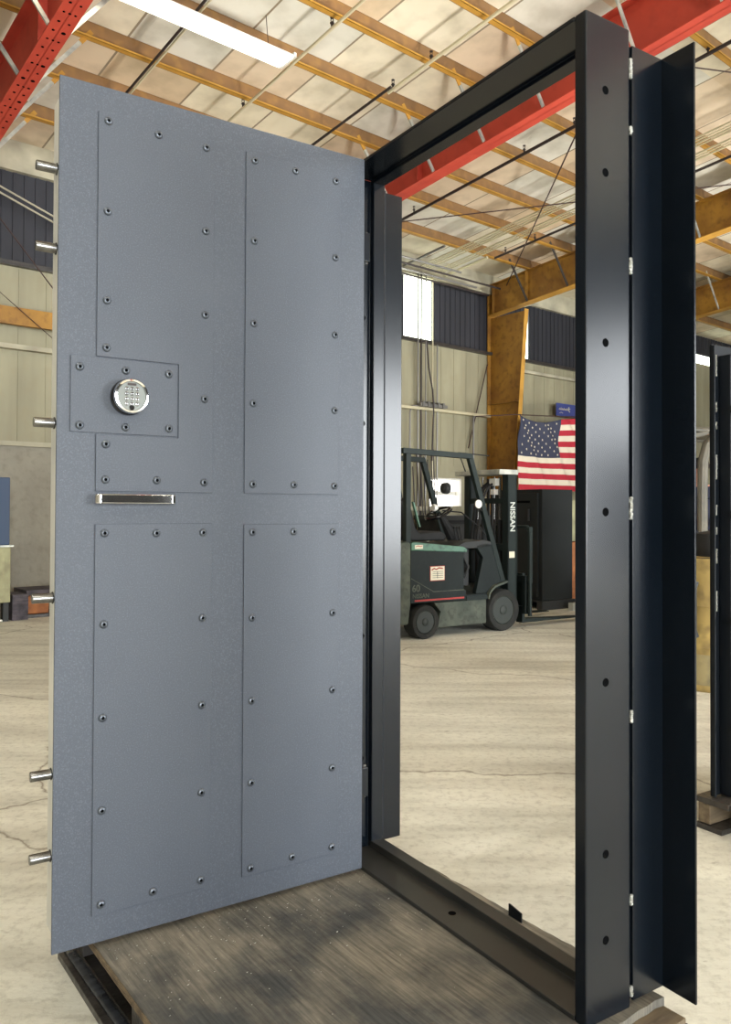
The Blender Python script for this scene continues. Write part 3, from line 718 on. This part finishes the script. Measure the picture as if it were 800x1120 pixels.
# glossy film strip along the left of the pallet
m = MB(); NN = 40
vs = []; rg = _r.Random(5)
for i in range(NN+1):
    y = .36-1.28*i/NN; w = rg.uniform(-.0002,.0002)
    for (x,z) in ((PX0-.002,.0235),(PX0-.001,.030),(PX0+.004,.0335),(PX0+.016,.034),(PX0+.030,.0335)):
        vs.append((x+w+.022+.022*i/NN, y, z+0))
fs = [(i*5+k,i*5+k+1,(i+1)*5+k+1,(i+1)*5+k) for i in range(NN) for k in range(4)]
m.add(vs, fs); sf = single('stretch_film', m, M['film'], FP, 'glossy crumpled dark stretch film along the left side of the pallet', 'plastic film', angle=60)
sd = sf.modifiers.new('thickness','SOLIDIFY'); sd.thickness = .002
m = MB(); m.prism([(PX0-.045,.2),(PX0-.02,.25),(PX0-.01,.24),(PX0-.03,.18)], 'y', -.72, -.70)
m.prism([(PX0-.05,.181),(PX0-.015,.181),(PX0-.01,.215),(PX0-.03,.205)], 'y', -.70, -.66)
single('wood_splinter', m, M['orange'], FP, 'broken orange brown splinter of wood at the left edge of the pallet', 'wood scrap')
m = MB(); rg = _r.Random(11)
for k in range(230):
    x = PX0+.02+rg.random()**1.3*.85; y = -.02-abs(rg.gauss(0,.16)) if k < 190 else -rg.random()*.8
    s = rg.uniform(.0007,.0022); a = rg.random()*3
    m.add([(x,y,.2003),(x+s*math.cos(a)*2,y+s*math.sin(a)*2,.2004),(x+s,y+s*.6,.2003+s)], [(0,1,2)])
single('metal_shavings', m, M['weld'], FP, 'bright metal shavings scattered on the plywood below the door leaf', 'shavings', kind='stuff')

# ================================================================== FORKLIFT
YAW = R(33)
FF = Matrix.Translation((.6024,8.1295,0)) @ Matrix.Rotation(YAW,4,'Z')   # x forwards, y = into the truck (near side is y=0)
ft = thing('forklift', FF, (.5,.45,0), 'green electric forklift parked beyond the open frame', 'forklift')
TW = .92
def wheel(x, y, r, w, parent):
    m = MB(); m.lathe([(r*.70,-w/2+.012),(r*.95,-w/2),(r,-w/2+.02),(r,w/2-.02),(r*.95,w/2),(r*.70,w/2-.012)], 36, (x,y,r), 'y', cap=False)
    tw = part('wheel', m, M['tyre'], parent, label=None)
    m = MB(); m.lathe([(r*.70,-w/2+.012),(r*.66,-w/2+.004),(r*.60,-w/2+.03),(r*.25,-w/2+.035),(r*.22,-w/2+.005),(r*.14,-w/2-.004)], 32, (x,y,r), 'y'); rm = part('rim', m, M['rim'], tw)
    for k in range(5):
        a = 2*PI*k/5; m = MB(); m.lathe([(.014,-w/2+.036),(.014,-w/2+.024)], 8, (x+r*.42*math.cos(a),y,r+r*.42*math.sin(a)), 'y'); part('wheel_nut', m, M['black'], tw)
wheel(.02,.09,.172,.17,ft); wheel(.02,TW-.09,.172,.17,ft); wheel(1.08,.10,.225,.19,ft); wheel(1.08,TW-.10,.225,.19,ft)
m = MB(); m.prism([(.17,.10),(.84,.10),(.84,.36),(.13,.36),(.22,.26)], 'y', .02, TW-.02); part('chassis_skirt', m, M['fl_worn'], ft, bevel=.01)
m = MB(); m.prism([(-.17,.37),(.84,.36),(.84,.42),(.55,.42),(.55,.47),(.52,.48),(.52,.88),(-.17,.90)], 'y', .01, TW-.01); bd = part('battery_body', m, M['fl_dark'], ft, bevel=.006)
m = MB(); m.prism([(-.36,.16),(-.20,.16),(-.17,.36),(-.17,.97),(-.22,.99),(-.38,.97),(-.42,.7),(-.42,.3)], 'y', 0, TW); part('counterweight', m, M['fl_worn'], ft, bevel=.02)
m = MB(); m.prism([(-.17,.90),(.55,.865),(.555,.90),(.50,.925),(-.14,.985),(-.17,.975)], 'y', -.005, TW+.005); part('hood', m, M['fl_green'], ft, bevel=.01)
m = MB(); m.prism([(.56,.16),(1.34,.16),(1.34,.40),(1.30,.46),(.9,.46),(.82,.42),(.56,.40)], 'y', .20, TW-.20); part('front_chassis', m, M['fl_dark'], ft, bevel=.01)
m = MB(); m.prism([(.55,.36),(.84,.36),(.84,.40),(.55,.40)], 'y', .0, TW); part('step', m, M['fl_frame'], ft)
# fender + front post panel
m = MB(); m.prism([(.84,.36),(.86,.43),(.94,.50),(1.12,.545),(1.13,.525),(.95,.48),(.875,.42),(.86,.36)], 'y', -.01, .2); part('fender', m, M['fl_worn'], ft)
m = MB(); m.prism([(.70,.42),(.86,.42),(.95,.49),(1.09,.53),(.96,.93),(.84,.95),(.70,.93),(.80,.80)], 'y', .03, .09); part('cowl_panel', m, M['fl_dark'], ft, bevel=.004)
m = MB(); m.prism([(.70,.42),(.86,.42),(.95,.49),(1.09,.53),(.96,.93),(.84,.95),(.70,.93),(.80,.80)], 'y', TW-.09, TW-.03); part('cowl_panel', m, M['fl_dark'], ft, bevel=.004)
m = MB(); m.prism([(.44,.93),(.55,.97),(.80,.99),(.97,.96),(.98,.92),(.80,.90),(.50,.90)], 'y', .03, TW-.03); part('dashboard', m, M['machine_d'], ft, bevel=.01)
m = MB(); m.box(.50,.70,.15,.30,.5,.9); m.tube([(.56,.2,.52),(.6,.12,.62),(.55,.12,.75),(.62,.16,.88)], .02, 8); m.tube([(.64,.2,.5),(.66,.11,.7),(.6,.14,.86)], .018, 8); part('hydraulic_hoses', m, M['machine_d'], ft)
# overhead guard
def bar(a, b, w, h, mk='fl_frame', nm='guard_bar', parent=ft, bev=.004, lb=None):
    m = MB(); m.bar(a, b, w, h, (0,1,0)); return part(nm, m, M[mk], parent, bevel=bev, label=lb)
for y in (.05,TW-.05):
    bar((-.19,y,.95),(-.19,y,1.91),.06,.06,nm='guard_post'); bar((-.40,y,.55),(-.40,y,1.6),.03,.03,'galv','tail_rail')
    bar((-.26,y,1.90),(.64,y,1.875),.055,.07,nm='guard_rail')
    bar((.62,y,1.885),(1.10,y,.50),.06,.05,nm='guard_front_post')
for x in (-.2,.02,.22,.42,.62): bar((x,.05,1.88),(x,TW-.05,1.88),.05,.03)
for x in (.10,):  bar((.22,TW-.04,1.85),(.42,TW-.04,.95),.05,.05,nm='guard_post')
# seat
m = MB(); m.prism([(.02,.98),(.46,.98),(.48,1.04),(.40,1.08),(.12,1.07),(.07,1.12),(-.01,1.40),(-.06,1.44),(-.13,1.40),(-.08,1.02)], 'y', .24, .68); part('seat', m, M['black'], ft, bevel=.025)
m = MB(); m.prism([(.085,1.13),(.10,1.13),(.02,1.38),(.0,1.39)], 'y', .205, .235); part('seat_trim', m, M['fl_green'], ft)
# steering column + wheel
m = MB(); m.tube([(.74,.42,.95),(.62,.42,1.12),(.54,.42,1.24)], [.07,.05,.03], 10); part('steering_column', m, M['black'], ft)
m = MB(); c = Vector((.50,.42,1.27)); ax = Vector((-.45,0,.9)).normalized(); u = Vector((0,1,0)); w = ax.cross(u)
ring = [c+(u*math.cos(2*PI*k/28)+w*math.sin(2*PI*k/28))*.15 for k in range(29)]
m.tube(ring, .014, 8, cap=False)
for k in (0,9,19): m.tube([c-ax*.03, ring[k]], .009, 6)
m.tube([c-ax*.05,c], .03, 10); part('steering_wheel', m, M['blackgloss'], ft)
m = MB(); m.lathe([(.035,-.02),(.04,0),(.03,.03)], 14, (.40,.36,1.33), 'x'); part('steering_knob', m, M['white'], ft)
m = MB(); m.lathe([(.01,-.03),(.03,-.015),(.035,.0),(.02,.02)], 14, (.26,.3,1.0), 'z'); part('lever_knob', m, M['label_w'], ft)
for k in range(3):
    m = MB(); m.tube([(.66,.2+.05*k,.96),(.62,.2+.05*k,1.1)], .008, 6); m.lathe([(.008,0),(.016,.012),(.008,.03)], 10, (.62,.2+.05*k,1.1), 'z'); part('lever', m, M['black'], ft)
# lamp on guard and mirror
m = MB(); m.tube([(.27,.03,1.52),(.21,-.0,1.53)], .012, 6); m.lathe([(.03,-.05),(.055,-.03),(.06,.02),(.055,.03)], 20, (.24,-.03,1.53), 'x'); part('work_or_fill_lamp', m, M['black'], ft)
m = MB(); m.lathe([(.03,-.012),(.045,-.004),(.046,.004),(.03,.01)], 20, (.71,.0,1.37), 'y'); part('mirror', m, M['white'], ft); 
m = MB(); m.tube([(.82,.05,1.28),(.72,.02,1.34)], .008, 6); part('mirror_arm', m, M['black'], ft)
# mast
MX = 1.28
for y in (.12,TW-.12):
    s = 1 if y < .4 else -1
    m = MB(); m.box(MX-.07,MX+.07,y-.015*s,y-.03*s,.12,1.74); m.box(MX-.07,MX-.05,y-.03*s,y+.06*s,.12,1.74); m.box(MX+.05,MX+.07,y-.03*s,y+.06*s,.12,1.74)
    part('mast_channel', m, M['fl_frame'], ft, bevel=.003)
    m = MB(); m.box(MX-.04,MX+.045,y+.0*s,y+.05*s,.14,1.70); part('inner_mast_rail', m, M['steel'] if False else M['fl_dark'], ft, bevel=.003)
m = MB(); m.box(MX-.55+.35,MX+.08,.08,TW-.08,1.70,1.755); part('mast_crossbar', m, M['galv'], ft, bevel=.004)
m = MB(); m.box(MX-.06,MX+.06,.1,TW-.1,.85,.93); part('mast_crossbar', m, M['fl_frame'], ft, bevel=.003)
for z0_, z1_ in ((.15,.24),(1.38,1.44)):
    m = MB(); m.box(MX-.06,MX-.025,.1,TW-.1,z0_,z1_); part('mast_crossbar', m, M['fl_frame'], ft, bevel=.003)
for y, r in ((.27,.028),(.36,.016),(TW-.27,.028),(TW-.36,.016)):
    m = MB(); m.cyl((MX-.02,y,.2),(MX-.02,y,1.2),r,14); cy = part('lift_cylinder', m, M['black'], ft)
    m = MB(); m.cyl((MX-.02,y,1.2),(MX-.02,y,1.68),r*.6,12); part('piston_rod', m, M['steel'], cy)
for y in (.42,.48):
    m = MB(); m.box(MX+.0,MX+.02,y,y+.03,.3,1.66); part('lift_chain', m, M['machine_d'], ft)
m = MB()
for k in range(3): m.tube([(.95,.30+.05*k,.95),(1.0,.30+.05*k,1.35),(1.1,.3+.05*k,1.55),(MX-.06,.32+.05*k,1.62)], .014, 7)
m.tube([(.50,.35,1.3),(.75,.33,1.28),(.98,.3,1.12),(1.1,.3,1.0)], .008, 6); part('mast_hoses', m, M['black'], ft)
m = MB(); m.box(MX-.1,MX-.04,.26,.36,1.58,1.66); m.box(MX-.1,MX-.04,.28,.34,1.48,1.54); part('hose_pulley', m, M['white'], ft)
m = MB(); m.tube([(.95,.5,1.74),(.85,.5,1.95),(1.3,.5,1.93)], .008, 6); part('hose_bracket', m, M['black'], ft)
# carriage, load backrest, forks
CXX = MX+.13
m = MB(); m.box(CXX,CXX+.04,-.02,TW+.02,.16,.24); m.box(CXX,CXX+.04,-.02,TW+.02,.50,.58); 
for y in (.0,.3,.6,TW-.04): m.box(CXX-.02,CXX+.02,y,y+.05,.16,.58)
part('carriage', m, M['fl_dark'], ft, bevel=.004)
m = MB()
for y in (-.04,.2,.46,.72,TW): m.box(CXX+.0,CXX+.05,y,y+.03,.5,1.12)
m.tube([(CXX+.02,-.03,.14),(CXX+.02,-.03,1.05),(CXX+.03,.02,1.12),(CXX+.03,TW-.05,1.12),(CXX+.02,TW+.01,1.05),(CXX+.02,TW+.01,.14)], .022, 8); part('load_backrest', m, M['fl_frame'], ft)
for y in (.12,.68):
    m = MB(); m.prism([(CXX+.05,.6),(CXX+.09,.6),(CXX+.09,.09),(CXX+1.05,.055),(CXX+1.05,.045),(CXX+.05,.045)], 'y', y, y+.1); part('fork', m, M['fl_frame'] if y < .4 else M['fl_dark'], ft, bevel=.003)
# lettering and stickers on the near side
def put_text(txt, size, org, rx, parent, nm, mk='letter', bold=0, face='side'):
    v, f = text_mb(txt, size, .002, bold); m = MB(); o = Vector(org)
    ux, uz = rx
    m.add([(o.x+ux[0]*a+uz[0]*b, o.y+ux[1]*a+uz[1]*b-c, o.z+ux[2]*a+uz[2]*b) for a,b,c in v], f)
    return part(nm, m, M[mk], parent)
ex, ez = (1,0,0), (0,0,1)
put_text('NISSAN', .098, (MX-.03,.088,1.40), ((0,0,-1),(1,0,0)), ft, 'lettering', bold=.002)
put_text('60', .10, (-.155,.006,.485), (ex,ez), ft, 'lettering', 'fl_worn', .002)
put_text('NISSAN', .062, (-.15,.006,.42), (ex,ez), ft, 'lettering', 'fl_worn', .0008)
m = MB(); m.box(-.12,.52,.005,.0095,.385,.402); part('stripe', m, M['label_r'], ft)
m = MB(); m.bar((-.165,.008,.62),(.12,.008,.475),.003,.006); m.bar((.12,.008,.475),(.52,.008,.475),.003,.006); part('panel_line', m, M['fl_worn'], ft)
m = MB(); m.box(.07,.26,.004,.008,.585,.735); st_ = part('sticker', m, M['label_r'], ft)
m = MB(); m.box(.076,.254,.002,.006,.591,.729); part('sticker_face', m, M['label_w'], st_)
m = MB(); m.tube([(.09,.0015,.695),(.12,.0015,.712),(.15,.0015,.70),(.18,.0015,.715),(.23,.0015,.708)], .007, 6)
part('sticker_script', m, M['label_r'], st_)
m = MB()
for k in range(4): m.box(.10,.235,.0005,.002,.675-k*.02,.679-k*.02)
m.box(.160,.166,.0005,.002,.61,.68); part('sticker_print', m, M['machine_d'], st_)
m = MB(); m.box(-.13,-.03,-.008,-.004,.915,.955); s2 = part('sticker', m, M['label_w'], ft)
m = MB(); m.tube([(-.12,-.009,.937),(-.09,-.009,.945),(-.06,-.009,.938),(-.04,-.009,.945)], .004, 6); part('sticker_script', m, M['label_r'], s2)
m = MB(); m.box(MX-.05,MX+.03,.086,.089,.78,.85); part('sticker', m, M['label_w'], ft)
m = MB(); m.box(-.43,-.40,.04,.10,1.40,1.48); part('tail_lamp', m, M['orange'], ft)

# ================================================================== DARK SAFE BEHIND THE FORKLIFT
FS = Matrix.Translation((2.31,10.5,0)) @ Matrix.Rotation(TH,4,'Z')    # x along right face, y along left face (away)
sf_ = thing('gun_safe', FS, (.3,.5,.12), 'dark grey steel safe standing right of the forklift mast under the flag', 'safe')
m = MB(); m.box(0,.56,0,1.0,.12,1.58); part('safe_body', m, M['safe'], sf_, bevel=.008)
m = MB(); m.box(-.03,0,.06,.94,.17,1.53); dr = part('safe_door', m, M['safe'], sf_, bevel=.004)
m = MB(); m.box(-.035,-.03,.2,.85,1.40,1.43); part('door_groove', m, M['lead'], dr)
m = MB(); m.box(-.06,-.03,.20,.215,1.16,1.32); part('safe_handle', m, M['machine_d'], dr)
m = MB(); m.box(-.02,.60,-.02,1.02,.10,.12); m.box(-.02,.60,-.02,.08,0,.1); m.box(-.02,.60,.45,.55,0,.1); m.box(-.02,.60,.92,1.02,0,.1)
single('wooden_pallet', m, M['machine_d'], FS, 'grey pallet carrying the dark safe right of the forklift', 'pallet')
m = MB(); m.box(.3,1.1,-.25,-.17,0,.1); single('timber_block', m, M['galv'], FS, 'pale grey beam on the floor at the foot of the dark safe', 'beam')
# tan boxes just visible right of the safe
m = MB(); m.box(.75,1.5,.5,1.3,0,.85); m2 = MB(); m2.box(.75,1.5,.5,1.3,.95,1.5)
single('cardboard_box', m, M['orange'], FS, 'tan box low beside the right edge of the dark safe', 'box', bevel=.01)
m = MB(); m.box(.85,1.45,.55,1.2,.86,1.45); single('cardboard_box', m, M['olive'], FS, 'pale tan box stacked upper beside the right edge of the dark safe', 'box', bevel=.01)

# ================================================================== LEFT EDGE MACHINE AND BUNDLES
FL = Matrix.Translation((-4.40,9.6,0)) @ Matrix.Rotation(AB,4,'Z')
mc = thing('machine_cabinet', FL, (-.5,-.2,0), 'olive cream machine cabinet with blue panel at the far left edge', 'machine')
m = MB(); m.box(-1.2,.035,-.45,.25,.22,.86); cb = part('cabinet', m, M['olive'], mc, bevel=.012)
m = MB(); m.box(-1.1,-.03,-.46,-.45,.30,.74); part('cabinet_door', m, M['olive'], mc, bevel=.004)
m = MB(); m.box(-1.1,.02,-.45,-.25,.88,1.66); part('blue_panel', m, M['blue_m'], mc, bevel=.01)
m = MB(); m.box(-1.2,.06,-.47,.27,.86,.88); part('cabinet_top', m, M['galv'], mc)
for x in (-1.15,-.03):
    m = MB(); m.box(x,x+.06,-.4,-.3,0,.22); part('leg', m, M['machine_d'], mc)
m = MB(); m.box(-.09,-.03,-.38,-.28,.0,.02); part('foot', m, M['white'], mc)
FG = FL
m = MB(); m.box(.07,.25,-.40,.0,.0,.30)
for k in range(6): m.box(.07,.25,-.41,-.40,.04+k*.045,.06+k*.045)
single('grey_bundle', m, M['greyblock'], FG, 'grey wrapped bundle on the floor by the olive machine cabinet', 'bundle', bevel=.01)
m = MB(); m.box(.26,1.6,-.30,.2,.27,.33); single('loose_board', m, M['greyblock'], FG, 'grey board lying on top of the orange timber blocks', 'board')
for x, lb in ((.27,'orange brown timber block beside the grey bundle at far left'),(.66,'orange brown timber block closest to the door leaf edge at far left')):
    m = MB(); m.box(x,x+.27,-.26,.0,.04,.265); single('timber_block', m, M['orange'], FG, lb, 'timber block', bevel=.02)
m = MB(); m.box(.26,1.6,-.28,.2,0,.038); single('base_board', m, M['wooddark'], FG, 'dark base board under the orange timber blocks', 'board')

# ================================================================== RIGHT BACKGROUND
# second vault door and frame on its pallet
FV = Matrix.Translation((1.44,3.34,0)) @ Matrix.Rotation(TH,4,'Z')
v2 = thing('vault_door_frame', FV, (.3,.2,.13), 'dark steel vault frame at the right edge standing on a pallet', 'door frame')
m = MB(); m.box(0,.5,.0,.010,.135,2.01); m.box(0,.008,-.012,.012,.135,2.005)
part('outer_angle', m, M['frameedge'], v2, bevel=.002)
m = MB(); m.box(.045,.6,-.055,-.001,.14,1.965); d2 = part('door_leaf', m, M['frameedge'], v2, bevel=.004)
for z in (1.735,1.30,.86,.42):
    m = MB(); m.lathe([(.013,.06),(.013,-.012),(.011,-.014)], 16, (.045,-.075,z), 'x')
    m.box(.05,.1,-.09,-.055,z-.02,z+.02); part('locking_bolt', m, M['machine_d'], v2)
def bead2(z0, z1, sd_):
    rnd = random.Random(sd_); m = MB(); z = z0
    while z < z1:
        m.lathe([(.001,-.004),(.004,-.002),(.0045,0),(.003,.003),(.001,.004)], 7, (.026+rnd.uniform(-.002,.002), -.002, z), 'z'); z += .006
    part('weld_bead', m, M['weld'], v2)
for i, (a_,b_) in enumerate([(1.88,1.965),(1.73,1.77),(1.66,1.69),(1.45,1.55),(1.30,1.34),(1.22,1.25),(1.10,1.16),(.9,.98)]): bead2(a_,b_,i)
p2 = thing('wooden_pallet', FV, (.4,.1,0), 'grey wooden pallet under the vault frame at the right edge', 'pallet')
for y in (-.9,-.68,-.46,-.24,-.07):
    m = MB(); m.box(-.03,.9,y-.02,y+.13,.108,.132); part('deck_board', m, M['wooddark'], p2, bevel=.002)
for y in (-.9,-.45,-.0):
    m = MB(); m.box(-.02,.9,y,y+.055,.022,.107); part('stringer', m, M['wood'], p2, bevel=.004)
m = MB(); m.box(-.03,.9,-.92,-.8,0,.021); m.box(-.03,.9,-.06,.06,0,.021); part('bottom_board', m, M['wooddark'], p2)
# drum
DC = (2.62,6.05)
dm = thing('steel_drum', ID, (DC[0],DC[1],0), 'dirty yellow steel drum between the frame flange and the right hand vault frame', 'drum')
m = MB(); m.lathe([(.27,0),(.28,.01),(.285,.03),(.28,.05),(.28,.30),(.288,.32),(.28,.34),(.28,.60),(.288,.62),(.28,.64),(.28,.92),(.287,.94),(.287,.965),(.275,.965),(.272,.95)], 40, (DC[0],DC[1],0), 'z'); part('drum_shell', m, M['drum'], dm)
m = MB(); m.lathe([(.2815,.05),(.2815,.27)], 40, (DC[0],DC[1],0), 'z'); part('grime_band', m, M['drumgrime'], dm)
m = MB(); m.tube([(DC[0]-.225,DC[1]-.22,.80),(DC[0]-.245,DC[1]-.225,.75),(DC[0]-.245,DC[1]-.225,.45),(DC[0]-.225,DC[1]-.22,.40)], .022, 10); part('hose', m, M['machine_d'], dm)
m = MB(); m.lathe([(.10,.968),(.14,.972),(.16,1.05),(.15,1.14),(.05,1.16)], 24, (DC[0],DC[1]+.0,0), 'z'); single('black_bucket', m, M['black'], ID, 'black round container standing on the yellow drum', 'container')
# grey truck with a curved guard behind
FM = Matrix.Translation((3.55,8.6,0)) @ Matrix.Rotation(R(15),4,'Z')
gm = thing('parked_truck', FM, (.3,.5,0), 'beige grey lift truck with curved cab pillar behind the yellow drum', 'truck')
m = MB(); m.prism([(-.4,.2),(1.3,.2),(1.3,.5),(-.4,.5)], 'y', .1, 1.0); part('truck_body', m, M['machine_d'], gm, bevel=.03)
for y in (.1,.95):
    m = MB(); m.tube([(.14,y,.95),(.14,y,1.5),(.15,y,1.85),(.20,y,2.02),(.34,y,2.14),(.6,y,2.18),(1.3,y,2.18)], .055, 10); part('cab_pillar', m, M['machine'], gm)
m = MB(); m.tube([(-.35,.1,.95),(-.30,.1,1.8),(-.22,.1,1.98),(-.05,.1,2.1),(.2,.1,2.16)], .03, 10); part('cab_pillar', m, M['machine'], gm)
m = MB(); m.box(-.3,1.3,.08,.98,2.16,2.22); part('cab_roof', m, M['machine'], gm, bevel=.03)
for x in (-.1,1.0):
    m = MB(); m.lathe([(.18,.0),(.25,.02),(.25,.2),(.18,.22)], 24, (x,.0,.25), 'y'); part('wheel', m, M['tyre'], gm)
m = MB(); m.box(-.05,.05,.5,.56,1.42,1.62); part('cab_dial', m, M['white'], gm)
# seated person in the cab (only a sliver of the head and dark shirt shows)
pm = bpy.data.meshes.new('person')
J = [((0,0,0),.15),((0,0,.22),.14),((0,0,.42),.16),((0,0,.52),.10),((0,-.02,.58),.055),((0,-.03,.66),.075),((0,-.02,.75),.09),((0,-.0,.82),.06),
     ((-.19,0,.48),.065),((-.24,-.08,.22),.05),((-.15,-.30,.15),.04),((-.12,-.38,.17),.04),
     ((.19,0,.48),.065),((.24,-.08,.22),.05),((.15,-.30,.15),.04),((.12,-.38,.17),.04),
     ((-.1,-.05,-.02),.10),((-.12,-.42,.02),.075),((-.12,-.45,-.38),.05),((-.12,-.55,-.42),.04),
     ((.1,-.05,-.02),.10),((.12,-.42,.02),.075),((.12,-.45,-.38),.05),((.12,-.55,-.42),.04)]
E_ = [(0,1),(1,2),(2,3),(3,4),(4,5),(5,6),(6,7),(3,8),(8,9),(9,10),(10,11),(3,12),(12,13),(13,14),(14,15),(0,16),(16,17),(17,18),(18,19),(0,20),(20,21),(21,22),(22,23)]
pm.from_pydata([j[0] for j in J], E_, [])
po = bpy.data.objects.new('person', pm); C.objects.link(po)
sk = po.modifiers.new('skin','SKIN'); lay = pm.skin_vertices[0].data if pm.skin_vertices else None
if lay is None:
    import bmesh
    bm = bmesh.new(); bm.from_mesh(pm); ly = bm.verts.layers.skin.verify(); bm.to_mesh(pm); bm.free(); lay = pm.skin_vertices[0].data
for i, j in enumerate(J): lay[i].radius = (j[1],j[1])
lay[0].use_root = True
ss = po.modifiers.new('subdiv','SUBSURF'); ss.levels = 2; ss.render_levels = 2
dg = bpy.context.evaluated_depsgraph_get(); me2 = bpy.data.meshes.new_from_object(po.evaluated_get(dg))
po.modifiers.clear(); po.data = me2; bpy.data.meshes.remove(pm)
me2.materials.clear(); me2.materials.append(M['navy']); me2.materials.append(M['skin'])
for p in me2.polygons:
    p.use_smooth = True; c = p.center; p.material_index = 1 if (c.z > .56 or (c.y < -.27 and .08 < c.z < .3 )) else 0
m = MB(); m.box(.0,.5,.2,.8,.5,.86); part('seat_box', m, M['machine_d'], gm, bevel=.03)
PP = Matrix.Translation((3.77,9.05,1.02)) @ Matrix.Rotation(R(-15),4,'Z')
po.matrix_world = PP; OFF[po.name] = (0,0,0)
tag(po, 'seated person in dark shirt glimpsed inside the grey lift truck cab', 'person')
m = MB(); m.lathe([(.06,.74),(.095,.76),(.10,.80),(.085,.85),(.04,.885)], 20, (0,.0,0), 'z'); part('cap', m, M['hair'], po)
for s in (-.035,.035):
    m = MB(); m.lathe([(.001,-.012),(.011,-.006),(.011,0)], 10, (s,-.108,.72), 'y'); part('eye', m, M['white'], po)
m = MB(); m.prism([(-.125,.68),(-.10,.67),(-.10,.72)], 'x', -.012, .012); part('nose', m, M['skin'], po)

# long diagonal pipe behind (right edge)
m = MB(); m.tube([(17.5,-1.2,4.65),(18.6,-1.2,3.55)], .06, 8); single('diagonal_duct', m, M['galv'], FB, 'pale diagonal duct on the far wall left of the right hand vault frame', 'duct')

# ================================================================== LIGHT
w = bpy.data.worlds.new('daylight'); scn.world = w; w.use_nodes = True
bg = w.node_tree.nodes['Background']; bg.inputs[0].default_value = (.93,.97,1,1); bg.inputs[1].default_value = 1.3
def area(name, mtx, sx, sy, energy, col=(1,1,1)):
    l = bpy.data.lights.new(name, 'AREA'); l.shape = 'RECTANGLE'; l.size = sx; l.size_y = sy; l.energy = energy; l.color = col
    o = bpy.data.objects.new(name, l); C.objects.link(o); o.matrix_world = mtx; return o
# fluorescent lamps of the hall, hanging under the purlins
for (a, b) in ((.5,13),(-5,8.5),(6.7,13),(-5,13)):
    area('hall_lamp', FB @ Matrix.Translation((a,-b,zr(b)-.12)), 2.4, .3, 60, (1,.95,.85))
# daylight pouring in through the wide doorway behind the camera, and unseen fill lamps added to brighten the roof
def aim(name, p, tgt, sx, sy, en, col):
    p = FB @ Vector(p); tgt = FB @ Vector(tgt); dr_ = (tgt-p).normalized()
    return area(name, Matrix.Translation(p) @ dr_.to_track_quat('-Z','Y').to_matrix().to_4x4(), sx, sy, en, col)
l1 = aim('work_or_fill_lamp', (4,-9.5,.3), (1.2,-4.2,6.3), 1.2, 1.2, 68, (1,.98,.94)); l1.data.spread = R(76)
l2 = aim('work_or_fill_lamp', (12,-8.5,.3), (8,-3,6.2), 1.2, 1.2, 85, (1,.98,.94)); l2.data.spread = R(76)
for (a, w_) in ((-6.5,4.0),(6.5,6.0)):
    aim('doorway_daylight', (a,-BF-.15,2.4), (a,0,2.4), w_, 4.4, (1250 if a < 0 else 860)*w_/5, (.93,.97,1))
aim('window_daylight', (13,-BF-.15,4.4), (13,0,4.4), 4.8, 2.8, 250, (.93,.97,1))  # unseen light added to put a highlight on the near jamb

scn.view_settings.view_transform = 'Standard'; scn.view_settings.look = 'None'; scn.view_settings.gamma = 1; scn.view_settings.use_curve_mapping = False
scn.view_settings.exposure = .95
